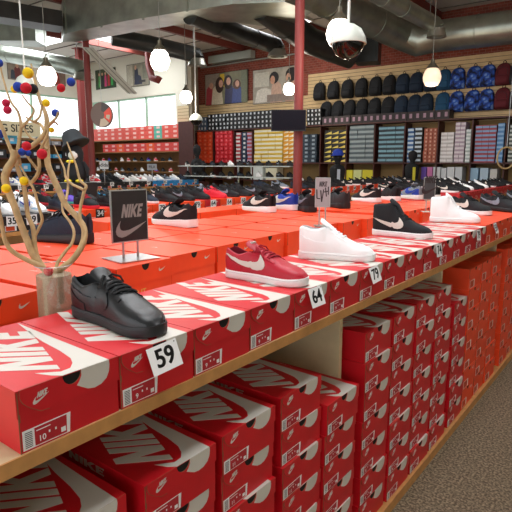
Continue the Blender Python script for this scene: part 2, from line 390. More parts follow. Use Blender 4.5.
def make_shoe(kind, up, sole, lace, swoosh, lining, label, toecap=None, cat='shoe', detail=True, tabtag=None):
    S = ShoeShape(kind); L = S.L
    r = root('sports_shoe', label, cat)
    # sole
    ts = [0,.01,.03,.07,.12,.2,.3,.4,.5,.6,.7,.78,.85,.9,.94,.97,.99,1]; mb = MB(); R = []
    for t in ts:
        w = interp(HW, t)+.0035; c = S.cx(t); x = t*(L+.006)-.003; z0 = S.lift(t); zt = S.zs(t)
        if kind == 'run': w += .003*max(0, 1-t/.2)
        prof = [(-w*.93, z0), (-w*.995, z0+.003), (-w*1.01, z0+(zt-z0)*.45), (-w, zt-.002), (-w*.97, zt), (w*.97, zt), (w, zt-.002), (w*1.01, z0+(zt-z0)*.45), (w*.995, z0+.003), (w*.93, z0)]
        R.append([(x, c+y, z) for y, z in prof])
    mb.rings(R, 0)
    mb.build('sole', [sole], r, 50)
    if detail:   # stitched line around the sole wall
        g = MB()
        for side in (-1, 1):
            P = [(t*(L+.006)-.003, S.cx(t)+side*(interp(HW, t)+.0040), S.zs(t)-.006) for t in [.02+.96*k/24 for k in range(25)]]
            g.tube(P, .0007, 5)
        g.build('sole_stitching', [mat(sole.name+'_seam', {'white_rubber':'c8c9cc','black_rubber':'2e3136'}.get(sole.name,'888888'), .6)], r)
    # upper
    ts = [0,.012,.03,.06,.1,.15,.2,.25,.3,.34,.36,.375,.39,.40,.415,.43,.46,.5,.55,.6,.65,.7,.75,.8,.85,.89,.925,.955,.98,.993,1]
    qs = [0,.1,.2,.3,.4,.5,.6,.68,.72,.76,.80,.87,.93,.97,1]
    mb = MB(); n = len(qs); V = []
    for t in ts:
        for q in qs: V.append(S.surf(t, q, -1))
        for q in reversed(qs[:-1]): V.append(S.surf(t, q, 1))
    n2 = 2*n-1; F = []; Fi = []
    for i in range(len(ts)-1):
        for j in range(n2-1):
            f = (i*n2+j, i*n2+j+1, (i+1)*n2+j+1, (i+1)*n2+j)
            inner = ts[i+1] <= S.open_end+.02 and 9 <= j <= n2-11
            (Fi if inner else F).append(f)
    o = 0; mb.add(V, F, 0)
    for f in Fi: mb.f.append(list(f)); mb.m.append(1)
    # heel closing: outer back
    hb = [S.surf(0, q, -1) for q in qs]; hb2 = [S.surf(0, q, 1) for q in qs]
    mb.add(hb+hb2, [(i, i+1, n+i+1, n+i) for i in range(n-1)], 0)
    mb.build('upper', [up, lining], r, 62)
    # raised overlays
    oe = S.open_end
    for side in (-1, 1):
        ov = MB()
        # eyestay beside the laces
        rows = []
        for k in range(9):
            t = oe+.045+(.665-oe-.045)*k/8; a, b = (.60, .76)
            rows.append([(t, a+(b-a)*j/3) for j in range(4)])
        strip_patch(ov, S, side, rows, .0022)
        # mudguard round the toe
        rows = [[(t, (.0+.36*(1-abs((t-.86)/.26))*j/3) + .02) for j in range(4)] for t in [.64+.33*k/8 for k in range(9)]]
        strip_patch(ov, S, side, rows, .0016)
        # heel counter
        rows = [[(t, .02+(.50-.28*(t/.26))*j/4) for j in range(5)] for t in [.015+.25*k/6 for k in range(7)]]
        strip_patch(ov, S, side, rows, .0016)
        ov.build('side_overlay', [toecap or up], r, 40)
    # swoosh both sides
    if swoosh:
        for side in (-1, 1):
            sw = MB()
            rows = []
            for (ox, oy), (ix, iy) in zip(SW_OUT, SW_IN):
                rr = []
                for k in range(5):
                    px = ox+(ix-ox)*k/4*1.3; py = oy+(iy-oy)*k/4*1.3
                    t = .56-px*.54; z = .040+py*(.112 if kind in ('low','run') else .125)
                    z = min(z, interp(S.top, t)-.008)
                    rr.append((t, S.at_z(t, z, side)))
                rows.append(rr)
            dense = []
            for a, b in zip(rows[:-1], rows[1:]):
                for k in range(3): dense.append([((p[0]*(3-k)+q_[0]*k)/3, (p[1]*(3-k)+q_[1]*k)/3) for p, q_ in zip(a, b)])
            dense.append(rows[-1])
            strip_patch(sw, S, side, dense, .0026)
            sw.build('swoosh', [swoosh], r, 40)
    # tongue
    tg = MB(); R = []
    zt_ = interp(S.top, oe+.05)
    path = [(.62, interp(S.top, .62)-.001), (.52, interp(S.top, .52)+.001), (oe+.07, zt_+.003), (oe+.02, zt_+.011), (oe-.03, zt_+.022), (oe-.05, zt_+.027)]
    wid = [.013, .017, .021, .025, .028, .023]; th = [.002, .003, .004, .0065, .0075, .005]
    for (t, z), w, h in zip(path, wid, th):
        ring = []
        for k in range(12):
            a = 2*PI*k/12; yy = w*math.cos(a); ring.append((t*L+.3*h*math.sin(a), S.cx(t)+yy, z+h*math.sin(a)-.22*yy*yy/w))
        R.append(ring)
    tg.rings(R, 0); tg.build('tongue', [up], r, 60)
    if tabtag:
        tt = MB(); t = oe-.035
        tt.box(t*L-.004, t*L+.012, S.cx(t)-.012, S.cx(t)+.012, zt_+.0225, zt_+.0275); tt.build('tongue_tag', [tabtag], r)
    # laces
    lc = MB(); nb = 6
    for k in range(nb):
        t = oe+.055+(.60-oe-.055)*k/(nb-1); P = []
        for j in range(9):
            y = -1+2*j/8; q = 1-abs(y)*.34; s_ = -1 if y < 0 else 1
            tt_ = t+.012*y*(1 if k % 2 else -1)
            P.append(S.surf(tt_, q, s_)+Vector((0, 0, .0052-.002*abs(y))))
        lc.tube(P, .0034, 6)
    t = oe+.04; b = S.surf(t, 1, 1)+Vector((0, 0, .008))
    for s_ in ((-1, 1) if kind in ('low', 'run') else ()):   # bow
        lc.tube([b, b+Vector((.006, s_*.012, .008)), b+Vector((.018, s_*.026, .002)), b+Vector((.026, s_*.028, -.010)), b+Vector((.018, s_*.018, -.006)), b], .0030, 6)
        lc.tube([b, b+Vector((.010, s_*.010, .003)), b+Vector((.030, s_*.020, -.010)), b+Vector((.045, s_*.030, -.024))], .0022, 6)
    lc.build('laces', [lace], r, 60)
    return r

# ------------------------------------------------------------------ price tags
def price_tag(num, loc, label, w=.062, h=.056, roll=0, tilt=0, dark=False, group=None):
    m = MB(); m.box(-.0006, .0006, -w/2, w/2, -h/2, h/2)
    for q in (-.0011, 0, .0011): add_text(m, num, lambda a, c, d: (.0008+d+abs(q)*.1, a+q, c), h*.92, 0, 1, 1.0)
    m.slab([(.40,.40),(.44,.40),(.44,.44),(.40,.44)], lambda a, c, d: (.0007+d, a*w, c*h), 0, .0002, 1)
    o = m.build('price_tag', [INK, PAPER] if dark else [PAPER, INK]); o.location = loc; o.rotation_euler = (roll, tilt, 0)
    return tag(o, label, 'price tag', group)

# =================================================================== SETTING
def struct(name, mb, mats, smooth=None):
    o = mb.build(name, mats, None, smooth); o['kind'] = 'structure'; return o
CEIL = 4.75
struct('floor', MB().box(-16.2, 4, -4, 12.4, -.1, 0), [CARPET])
def ceil_mat():
    m = mat('ceiling_panels', 'd2d1ca', .8, noise=.05, nscale=2)
    return m
cm = MB(); cm.box(-16.2, 4, -4, 12.4, CEIL, CEIL+.1)
for k in range(18): cm.box(-16.2, 4, -3.6+k*.9, -3.585+k*.9, CEIL-.02, CEIL, 1)
struct('ceiling', cm, [ceil_mat(), mat('ceiling_seam', '6d6a64', .8)])
# brick wall at the back
struct('wall_back', MB().box(-11.45, 4, 12.0, 12.25, 0, CEIL), [BRICK])
struct('wall_return', MB().slab([(-10.86,11.0),(-11.40,12.0),(-11.44,12.0),(-10.90,11.0)], lambda a, c, d: (a, c, d), 0, CEIL), [mat('cream_paint', 'b9b29c', .8)])
CREAM = mat('pale_wall', 'dedccd', .8)
# window wall (far left) with its openings
def holed_wall(name, horizontal, fixed, a0, a1, z0, z1, opens, thick=.15):
    m = MB(); xs = sorted(opens)
    def bx(p, q, u, v):
        if q <= p or v <= u: return
        if horizontal: m.box(p, q, fixed, fixed+thick, u, v)
        else: m.box(fixed-thick, fixed, p, q, u, v)
    cur = a0
    for o0, o1, w0, w1 in xs:
        bx(cur, o0, z0, z1); bx(o0, o1, z0, w0); bx(o0, o1, w1, z1); cur = o1
    bx(cur, a1, z0, z1)
    return struct(name, m, [CREAM])
holed_wall('wall_far_left', True, 11.0, -15.6, -10.86, 0, CEIL, [(-15.3, -11.35, 2.35, 3.52)])
holed_wall('wall_left', False, -15.6, -4, 11.15, 0, CEIL, [(-3, 3.5, 1.2, 3.65), (4.0, 10.75, 2.35, 3.65)])
struct('wall_right', MB().box(4, 4.15, -4, 12.25, 0, CEIL), [CREAM])
bm_ = MB()
for a_, b_, u_, v_ in ((-16.2, -9, 0, CEIL), (-9, 3, 0, .5), (-9, 3, 3.4, CEIL), (3, 4.15, 0, CEIL)): bm_.box(a_, b_, -4.15, -4, u_, v_)
struct('wall_front', bm_, [CREAM])
MINT = mat('mint_frame', '9fc4ac', .5)
wi = 1
def window(horizontal, fixed, a0, a1, z0, z1, n, name):
    m = MB(); g = MB()
    def bx(mm, p, q, u, v, d0, d1):
        if horizontal: mm.box(p, q, fixed+d0, fixed+d1, u, v)
        else: mm.box(fixed-d1, fixed-d0, p, q, u, v)
    for k in range(n+1):
        x = a0+(a1-a0)*k/n; bx(m, max(a0, x-.025), min(a1, x+.025), z0, z1, .03, .09)
    bx(m, a0, a1, z0, z0+.05, .03, .09); bx(m, a0, a1, z1-.05, z1, .03, .09)
    o = struct(name, m, [MINT]); bx(g, a0+.03, a1-.03, z0+.05, z1-.05, .055, .06); g.build('pane', [GLASS], o)
window(True, 11.0, -15.3, -11.35, 2.35, 3.52, 3, 'window_1')
window(False, -15.6, 4.0, 10.75, 2.35, 3.65, 4, 'window_2')
window(False, -15.6, -3, 3.5, 1.2, 3.65, 4, 'window_3')
# slatwall
SLAT = mat('maple_slat', 'cfb283', .55, noise=.08, nscale=6); GRV = mat('slat_groove', '6e5637', .7)
def slatwall(name, x0, x1, y, z0, z1, mats=None):
    m = MB(); n = int(round((z1-z0)/.085)); h = (z1-z0)/n
    m.box(x0, x1, y-.008, y, z0, z1, 1)
    for k in range(n): m.box(x0, x1, y-.022, y-.008, z0+k*h+.006, z0+(k+1)*h-.006, 0)
    return struct(name, m, mats or [SLAT, GRV])
slatwall('trim_1', -11.35, -7.5, 11.99, 2.45, 3.27)
slatwall('trim_2', -7.5, 1.0, 11.99, 2.45, 3.78)
slatwall('trim_3', -11.25, -10.80, 10.98, 2.62, 3.15, [mat('cream_slat', 'cdbd98', .6), GRV])
slatwall('trim_4', -11.3, 1.0, 11.98, 1.6, 2.45)

# conduit and pale box on the brick
p0, p1 = atY(200, 66, 11.9), atY(372, 50, 11.9)
o = MB().tube([(p0.x, 11.93, 4.32), (-6.0, 11.93, 4.32), (-1, 11.93, 4.32)], .022, 8).build('conduit_pipe', [mat('grey_conduit', '8d8f88', .5)], None, 60)
tag(o, 'thin grey conduit pipe running along the brick wall above the posters', 'pipe')
o = MB().box(-11.0+.25, -9.2, 11.75, 11.95, 4.36, 4.56).build('cable_trunking', [mat('pale_metal', '9aa39a', .5)])
tag(o, 'long pale grey metal trunking on brick wall above the left poster', 'trunking')

# ------------------------------------------------------------------ posters
def poster(name, horizontal, x0, x1, y, z0, z1, bg, shapes, label, frame='2a2320', grp=None):
    m = MB()
    if horizontal:
        fn = lambda a, c, d: (x0+a*(x1-x0), y-d, z0+c*(z1-z0))
    else:
        fn = lambda a, c, d: (y+d, x0+a*(x1-x0), z0+c*(z1-z0))
    mats = [mat('p_'+frame, frame, .6), mat('p_'+bg, bg, .5, noise=.25, nscale=5)]; idx = {}
    m.slab([(0,0),(1,0),(1,1),(0,1)], fn, .002, .022, 0)
    m.slab([(.01,.015),(.99,.015),(.99,.985),(.01,.985)], fn, .022, .024, 1)
    d = .024
    for kind, cx, cy, w, h, c in shapes:
        if c not in idx: idx[c] = len(mats); mats.append(mat('p_'+c, c, .5, noise=.15, nscale=20))
        if kind == 'o': P = [(cx+w*math.cos(2*PI*k/14), cy+h*math.sin(2*PI*k/14)) for k in range(14)]
        elif kind == 'r': P = [(cx-w, cy-h), (cx+w, cy-h), (cx+w, cy+h), (cx-w, cy+h)]
        else: P = [(cx-w, cy-h), (cx+w, cy-h), (cx+w*.75, cy+h*.7), (cx+w*.3, cy+h), (cx-w*.3, cy+h), (cx-w*.75, cy+h*.7)]
        P = [(min(.985, max(.015, a)), min(.98, max(.02, c2))) for a, c2 in P]
        m.slab(P, fn, d, d+.0008, idx[c]); d += .0009
    return tag(m.build(name, mats), label, 'poster', grp)
poster('wall_poster', True, -11.10, -9.47, 11.99, 3.22, 4.12, '7f7c5c',
  [('r',.18,.5,.16,.48,'9a8f83'),('r',.42,.75,.05,.2,'d9b72a'),('b',.12,.3,.10,.3,'a83a44'),('o',.16,.62,.05,.1,'c99a82'),('b',.30,.28,.14,.33,'d8cdb4'),('o',.36,.62,.10,.25,'3a241d'),('o',.39,.66,.05,.12,'cf9d84'),
   ('b',.58,.30,.11,.34,'37355a'),('o',.56,.68,.10,.22,'2e1d1a'),('o',.57,.70,.05,.12,'d6a58c'),('b',.76,.27,.12,.30,'3c4a86'),('o',.76,.58,.09,.15,'5a3626'),('o',.77,.60,.045,.10,'cf9a80'),('r',.92,.5,.06,.47,'6e7358')],
  'wide poster of three laughing long-haired women, on the brick wall')
poster('wall_poster', True, -9.30, -7.75, 11.99, 3.14, 4.06, 'a8a090',
  [('r',.2,.7,.16,.2,'c9c4b4'),('b',.25,.25,.2,.2,'d6cfc2'),('b',.52,.3,.13,.3,'c9a48e'),('o',.47,.72,.10,.17,'1f1917'),('o',.44,.66,.05,.12,'c99578'),('b',.86,.3,.15,.34,'b98a74'),('o',.84,.76,.13,.19,'231a17'),('o',.77,.66,.05,.14,'cf9c80'),('r',.62,.15,.3,.1,'8f7e72')],
  'poster of two dark-haired people in profile, on the brick wall beside the red column')
poster('wall_poster', True, -15.0, -13.98, 10.995, 3.9, 4.5, '3d4a34',
  [('r',.5,.15,.48,.12,'2a4a30'),('b',.2,.4,.05,.3,'4aa04e'),('o',.2,.75,.04,.08,'c79c82'),('b',.36,.4,.05,.3,'2c2f3c'),('o',.36,.75,.04,.08,'c79c82'),('b',.52,.4,.06,.3,'c2407a'),('o',.52,.76,.04,.08,'c79c82'),('b',.68,.42,.06,.3,'b8323c'),('o',.68,.78,.04,.08,'c79c82'),('b',.84,.4,.05,.28,'3fae5a')],
  'dark green framed poster of a row of people in bright tops')
poster('wall_poster', True, -13.43, -12.42, 10.995, 3.84, 4.5, '8c8878',
  [('r',.15,.5,.13,.46,'b2ad9c'),('r',.85,.6,.12,.3,'77796a'),('b',.45,.55,.10,.26,'2d3446'),('o',.42,.82,.05,.1,'c79c82'),('b',.52,.28,.18,.2,'30364c'),('r',.7,.2,.15,.05,'3a3a3c')],
  'pale poster of a seated person in dark clothes, right of the green poster')
for i, (a, b, c, s, lb) in enumerate([(8.35, 8.95, '8d7f70', '6a3030', 'small framed picture nearest the left edge, above the long windows'), (8.95+.65, 10.25, '8a7468', '9a4038', 'small reddish framed picture above the long windows near the corner')]):
    poster('framed_picture', False, a, b, -15.6, 3.98, 4.5, c, [('b',.5,.4,.2,.35,s),('o',.5,.78,.08,.12,'c79c82'),('b',.25,.3,.12,.25,'39404c')], lb)

# ------------------------------------------------------------------ ducts
def hang(r, pts, up):
    for p in pts:
        MB().tube([(p.x, p.y, p.z+up*.9), (p.x, p.y, CEIL-.02)], .008, 6).build('hanger_rod', [mat('rod_steel', '8b8d8c', .4, metal=.8)], r)
def duct(name, pts, rads, label, m=DUCT, seams=True, flare=False):
    mb = MB(); P = [Vector(p) for p in pts]
    rr = rads if isinstance(rads, list) else [rads]*len(P)
    mb.tube(P, rr, 20)
    r = mb.build(name, [m], None, 50); tag(r, label, 'duct')
    if seams:
        for a, b, ra in zip(P[:-1], P[1:], rr):
            n = int((b-a).length/.9)
            for k in range(1, n+1):
                c = a.lerp(b, k/(n+1)); d = (b-a).normalized()*.012; MB().tube([c-d, c+d], ra+.008, 20).build('seam_ring', [m], r, 50)
    hang(r, [P[0].lerp(P[1], .6), P[-2].lerp(P[-3], .3)], rr[0])
    if flare:
        e = P[-1]; fb = MB(); R0 = rr[-1]
        fb.lathe([(R0*1.02, .0), (R0*1.05, -.05), (R0*1.22, -.12), (R0*1.25, -.14), (R0*.9, -.13), (R0*.9, -.02)], 20, e)
        fb.build('diffuser', [mat('diffuser_metal', 'a6a69c', .35, metal=.8)], r, 50)
    return r
# rectangular main duct: one leg along the left, one leg across
def rect_duct(name, x0, x1, y0, y1, z0, z1, label, m=DUCT, axis='x'):
    mb = MB().box(x0, x1, y0, y1, z0, z1); r = mb.build(name, [m]); tag(r, label, 'duct')
    sb = MB(); L = (x1-x0) if axis == 'x' else (y1-y0); n = int(L/1.0)
    for k in range(n+1):
        c = .02+(L-.04)*k/n; e = .02
        if axis == 'x': sb.box(x0+c-.015, x0+c+.015, y0-e, y1+e, z0-e, z1+e)
        else: sb.box(x0-e, x1+e, y0+c-.015, y0+c+.015, z0-e, z1+e)
    sb.build('flange', [m], r)
    return r
def plan_duct(name, pxs, z0, z1, label, m=DUCT, seams=()):
    P = [atz(x, y, z0) for x, y in pxs]
    mb = MB().slab([(p.x, p.y) for p in P], lambda a, c, d: (a, c, z0+d), 0, z1-z0); r = mb.build(name, [m]); tag(r, label, 'duct')
    for i, j in seams:
        a, b = P[i], P[j]
    return r, P
mainduct, MP = plan_duct('rectangular_duct', [(64,33.5),(128,20.5),(190,10.5),(232,4),(285,2),(312,12),(292,27),(262,26),(236,22.5),(195,22),(140,31),(85,41),(62,42)], 4.0, 4.6, 'large galvanised duct crossing below the ceiling towards the red column')
for t_ in (.02, .34, .67, .985):
    a_ = MP[0].lerp(MP[2], t_); MB().box(a_.x-.02, a_.x+.02, a_.y-.025, a_.y, 3.98, 4.62).build('flange', [DUCT], mainduct)
plan_duct('rectangular_duct', [(-30,12),(63,26.5),(60,33),(-30,19)], 4.08, 4.36, 'dark rectangular duct at upper left, joining the galvanised duct', DUCTD)
duct('round_duct', [atd(-40, 47, 14.5), atd(30, 58, 13.2), atd(70, 66, 12.6), atd(81, 69, 12.4), atd(83, 73, 12.4)], .2, 'grey round duct at far left ending in an elbow by the corner', DUCT, flare=True)
duct('round_duct', [atd(112, 37, 10.9), atd(150, 44, 11.2), atd(188, 53, 11.6), atd(196, 55, 11.7), atd(197, 59, 11.7)], .17, 'black round duct ending above the corner of the brick wall', DUCTD, flare=True)
duct('round_duct', [atd(190, 14, 9.0), atd(240, 34, 10.2), atd(268, 43, 10.9), atd(276, 46, 11), atd(277.5, 50, 11)], .17, 'black round duct ending in a silver diffuser left of the red column', DUCTD, flare=True)
duct('round_duct', [atd(262, 6, 9.0), atd(310, 41, 10.2), atd(352, 56, 10.6)], .25, 'black round duct passing behind the red column and the domed camera', DUCTD)
g0 = atY(436, 41, 11.05)
duct('round_duct', [atd(285, -22, 8.2), atd(345, 8, 9.6), atd(400, 34, 10.7), atY(418, 41, 10.95), (g0.x, 11.05, 4.05), (-1.5, 11.05, 4.0), (2.0, 11.05, 4.0)], .3, 'long grey round duct that bends to run along the back wall', DUCT)
duct('round_duct', [atd(360, -16, 7.6), atd(420, 17, 9.2), atd(434, 24, 9.5), atd(437, 29, 9.5)], .14, 'slim round duct ending in a silver diffuser at the upper right', DUCT, flare=True)
o = MB().box(-.25, .25, -.25, .25, -.24, .24).build('duct_box', [DUCTD]); o.location = atd(368, 52, 11.4); MB().tube([(0, 0, .24), (0, 0, CEIL-.02-o.location.z)], .012, 6).build('hanger_rod', [STEEL], o); o.rotation_euler = (0, 0, .3); tag(o, 'dark square duct box hanging behind the near domed camera', 'duct')
q_ = atd(20, 34, 11.3); o = MB().box(-.45, .45, -.3, .3, -.2, .25).build('air_unit', [DUCT]); o.location = q_; MB().tube([(0, 0, .25), (0, 0, CEIL-.02-q_.z)], .012, 6).build('hanger_rod', [STEEL], o); o.rotation_euler = (0, 0, math.atan2(CR.y, CR.x)); tag(o, 'grey air box under the dark duct at upper left', 'duct')
# joists and rails
JO = mat('red_joist_paint', '74332a', .6)
def beam(name, a, b, w, h, m, label, cat='beam'):
    a, b = Vector(a), Vector(b); d = (b-a).normalized(); s = d.cross(Vector((0, 0, 1))).normalized()*w/2; u = s.cross(d).normalized()*h/2
    mb = MB(); mb.rings([[p-s-u, p+s-u, p+s+u, p-s+u] for p in (a, b)]); return tag(mb.build(name, [m]), label, cat)
for k, (x, lb) in enumerate([(-12.2, 'red steel ceiling joist farthest left'), (-9.6, 'red steel ceiling joist above the square duct'), (-6.9, 'red steel ceiling joist between square duct and red column'), (-4.2, 'red steel ceiling joist over the near column'), (-1.5, 'red steel ceiling joist at the far right')]):
    beam('ceiling_joist', (x, -2, 4.66), (x, 11.95 if x > -10.8 else 10.95, 4.66), .1, .16, JO, lb, 'joist')
MB_ = MB()
a_, b_ = atd(88, 48, 10.4), atd(132, 93, 11.6); d_ = (b_-a_).normalized(); s_ = Vector((.6, .8, 0)).normalized(); u_ = s_.cross(d_).normalized()
MB_.rings([[p-s_*.10-u_*.02, p+s_*.10-u_*.02, p+s_*.10+u_*.02, p-s_*.10+u_*.02] for p in (a_, b_)])
for k in (-.05, .05): MB_.tube([a_+s_*k-u_*.02, b_+s_*k-u_*.02], .010, 6, 1)
tag(MB_.build('ribbed_rail', [mat('rail_white', 'b9bab2', .5), mat('rail_grey', '83857f', .5)]), 'slanting pale ribbed rail hanging beside the red corner column', 'rail')
p = atd(147, 50, 13)
o = MB().tube([Vector((*atd(148, 48, 13.5).xy, CEIL-.01)), atd(148, 48, 13.5), atd(149, 66, 13.5), atd(152, 78, 13.3), atd(158, 80, 13.2), atd(159, 77, 13.2)], .09, 12).build('red_pipe', [POLE], None, 50); tag(o, 'red bent pipe coming down beside the pale seated-person poster', 'pipe')

# columns
def column(px, d, r_, label, square=False):
    p = atd(px, 150, d); mb = MB()
    t = root('steel_column', label, 'column', None, (p.x, p.y, 0))
    if square: MB().box(-r_, r_, -r_, r_, .02, CEIL-.1).build('shaft', [POLE], t)
    else: MB().lathe([(r_, .02), (r_, CEIL-.1)], 18).build('shaft', [POLE], t, 50)
    MB().box(-r_*1.8, r_*1.8, -r_*1.8, r_*1.8, 0, .02).build('base_plate', [POLE], t)
    MB().box(-r_*1.8, r_*1.8, -r_*1.8, r_*1.8, CEIL-.1, CEIL-.08).build('top_plate', [POLE], t)
    return p
pc = column(298, 7.0, .062, 'round red steel column carrying the television')
column(91.5, 11.4, .066, 'round red steel column at left, in front of the windows')
column(84.3, 15.0, .075, 'thick square red column in the far corner', True)

# television
tv = root('television', 'small black flat television mounted on the red column', 'television', None, atd(288, 120.5, 6.85), math.atan2(CR.y, CR.x))
tv.location = atd(288.5, 120.5, 6.82)
MB().box(-.225, .225, -.02, .02, -.135, .135).build('housing', [BLKS], tv)
MB().box(-.215, .215, -.0225, -.02, -.12, .125).build('screen', [mat('tv_screen', '0f0c18', .45, spec=.15)], tv)
MB().box(.09, .17, .02, .06, -.05, .05).build('wall_bracket', [STEEL], tv)

# lamps and domed cameras
def pendant(px, py, d, r_, label, m=GLOBE, low=False):
    c = atd(px, py, d); t = root('pendant_lamp', label, 'lamp', 'pendant lamps', c); top = CEIL-c.z
    g = MB(); g.lathe([(r_*.55, r_*.95), (r_*.82, r_*.62), (r_, 0), (r_*.93, -r_*.45), (r_*.68, -r_*.9), (r_*.3, -r_*1.0), (.002, -r_*1.0)], 24)
    g.build('globe', [m], t, 70)
    h = MB(); h.lathe([(r_*.62, r_*.90), (r_*.66, r_*1.0), (r_*.5, r_*1.2), (r_*.22, r_*1.55), (r_*.2, r_*1.9), (.006, r_*1.95)], 18); h.build('cap', [mat('bronze_cap', '5b5648', .45, metal=.6)], t, 40)
    MB().tube([(0, 0, r_*1.9), (0, 0, top)], .006, 6).build('cord', [mat('lamp_cord', '77776f', .6)], t)
    l = bpy.data.lights.new('bulb_light', 'POINT'); l.energy = 18; l.color = (1, .86, .7); l.shadow_soft_size = r_*1.2
    o = link('bulb', l, t); o.location = (0, 0, -r_*1.6)
pendant(160, 60, 7.75, .145, 'lit pendant lamp under the galvanised duct, before the seated-person poster')
pendant(47, 76, 8.2, .145, 'lit pendant lamp above the branches with coloured balls')
pendant(339, 33, 6.1, .15, 'lit pendant lamp partly behind the near domed camera')
pendant(432, 77, 8.2, .14, 'softly glowing pendant lamp in front of the backpacks', GLOBE2)
pendant(186, 97, 11.0, .13, 'lit pendant lamp at the corner of the brick wall')
pendant(289, 89, 12.0, .135, 'lit pendant lamp just left of the red column, before the poster')
def dome_cam(px, py, d, r_, label):
    c = atd(px, py, d); t = root('dome_camera', label, 'security camera', 'domed security cameras', c)
    MB().lathe([(.012, r_*.98), (r_*.35, r_*.95), (r_*.72, r_*.70), (r_*.95, r_*.28), (r_, 0), (r_*1.0, -.01)], 26).build('housing', [DOMEW], t, 60)
    MB().lathe([(r_*.90, -.01), (r_*.86, -r_*.25), (r_*.66, -r_*.58), (r_*.35, -r_*.80), (.004, -r_*.86)], 26).build('smoked_dome', [SMOKE], t, 60)
    MB().tube([(0, 0, r_*.95), (0, 0, CEIL-c.z)], .012, 8).build('rod', [WHITEP], t)
dome_cam(348, 43, 4.4, .152, 'large white domed security camera on a rod, near the viewer')
dome_cam(196, 120, 11.3, .14, 'small white domed security camera before the orange boxes at back')
dome_cam(25.5, 85, 7.9, .15, 'white domed security camera behind the coloured balls at left')

# =================================================================== NEAR DISPLAY
X0 = -.834; ZS = 1.05
def display(x0, x1, y0, y1, label, dividers=(), zs=ZS, name='display_counter', top=LAM):
    t = root(name, label, 'display counter', None, ((x0+x1)/2, (y0+y1)/2, 0)); cx, cy = (x0+x1)/2, (y0+y1)/2
    MB().box(x0-cx, x1-.004-cx, y0-cy, y1-cy, zs-.03, zs).build('worktop', [top], t)
    MB().box(x1-.004-cx, x1-cx, y0-cy, y1-cy, zs-.03, zs).build('edge_strip', [WOOD], t)
    MB().box(x0-cx, x1+.012-cx, y0-cy, y1-cy, 0, .05).build('plinth', [WOOD], t)
    MB().box(cx-.02-cx, cx+.02-cx, y0-cy, y1-cy, .05, zs-.03).build('centre_panel', [LAM], t)
    for d in dividers: MB().box(x0+.1-cx, x1-.08-cx, d-.012-cy, d+.012-cy, .05, zs-.03).build('divider', [LAM], t)
    return t
XB = -2.68
display(XB, X0+.004, -.6, 6.6, 'long pale wooden counter of red and orange boxes nearest the viewer', (.392, 1.715, 2.862, 4.04, 5.2))
# top row of red boxes along the edge
PB = Proto(lambda: red_box(.376, .2125, .117)); PB2 = Proto(lambda: red_box(.376, .2125, .117, '9')); PO = Proto(lambda: orange_box(.376, .2125, .122, True))
w = .2149; y = .415; yy = []
marks = {0:'nearest to the viewer', 1:'under the black low shoe', 2:'just right of the black low shoe', 3:'just left of the red shoe', 4:'directly under the red shoe',
         5:'between the red shoe and the white mid-top', 6:'directly under the white mid-top', 7:'just right of the white mid-top'}
for k in range(22):
    P = (PB if k == 0 else PB2) if k < 14 else PO
    base = 'red shoebox with white swoosh lid' if k < 14 else 'plain orange shoebox'
    lb = f'{base} {marks[k]}' if k in marks else f'{base}, {ordn(k)} along the counter edge from the left'
    P.put((X0+random.uniform(-.003, .001), y+k*w+.001, ZS+.0005), random.uniform(-.006, .006), lb)
ZT = ZS+.1185
ZTO = ZS+.1235

# under-counter stacks
def stack(proto, y, n, h, x, z0, who, colour):
    for k in range(n):
        pos = 'top of' if k == n-1 else ('bottom of' if k == 0 else f'{ordn(k)} up in')
        proto.put((x+random.uniform(-.006, .004), y+random.uniform(-.003, .003), z0+k*h), random.uniform(-.012, .012), f'{colour} shoebox, {pos} {who}')
PL = Proto(lambda: red_box(.36, .232, .1140, '11'))
for y_, n, x_, who in [(.408, 7, X0-.012, 'the lower stack nearest the viewer'), (.683, 7, X0, 'the second lower stack from the left'), (.945, 7, X0-.002, 'the third lower stack from the left'),
                   (1.222, 7, X0-.004, 'the fourth lower stack, left of the wooden divider'), (1.472, 6, X0+.006, 'the stack against the left side of the wooden divider')]:
    stack(PL, y_, n, .1146, x_, .051, who, 'red')
PR = Proto(lambda: red_box(.36, .248, .1220, '8'))
for k, (y_, n) in enumerate([(1.78, 7), (2.046, 7), (2.312, 7), (2.576, 7)]):
    stack(PR, y_, n, .1226, X0-.002, .051, f'the {ordn(k)} stack right of the wooden divider', 'red')
stack(PR, 2.885, 6, .1226, X0-.002, .051, 'the short stack just before the orange stacks', 'red')
PR2 = Proto(lambda: orange_box(.36, .245, .1260, True))
ys = [3.15+.262*k for k in range(3)]+[4.07+.262*k for k in range(4)]+[5.23+.262*k for k in range(4)]
for k, y_ in enumerate(ys):
    stack(PR2, y_, 7, .1266, X0-.004, .051, f'the {ordn(k)} lower orange stack along the aisle', 'orange')

# orange boxes on the counter behind the red row
oa = Proto(lambda: orange_box(.393, .266, .1500, False)); ob = Proto(lambda: orange_box(.393, .266, .1500, False, True))
KO = (1.55-1.2005)/(1.55-1.1675)
rowA = [(-1.437, .55, .30), (-1.525, .862, .0), (-1.55, 1.18, .0), (-1.59, 1.49, .0), (-1.61, 1.80, 0), (-1.63, 2.11, 0), (-1.635, 2.42, 0), (-1.64, 2.73, 0), (-1.62, 3.04, 0), (-1.60, 3.35, 0), (-1.60, 3.80, 0), (-1.60, 4.11, 0), (-1.60, 4.42, 0), (-1.60, 4.73, 0), (-1.60, 5.04, 0)]
rowA = [(x*KO-(.012 if k == 0 else 0), y_*KO, a) for k, (x, y_, a) in enumerate(rowA)]
for k, (x, y_, a) in enumerate(rowA):
    (ob if k == 2 else oa).put((x, y_, ZS+.0005), .06 if k else .10, f'orange shoebox, {ordn(k)} of the front orange row behind the red row' if k != 2 else 'orange shoebox with gold slogan on its side, under the steel sign stand')
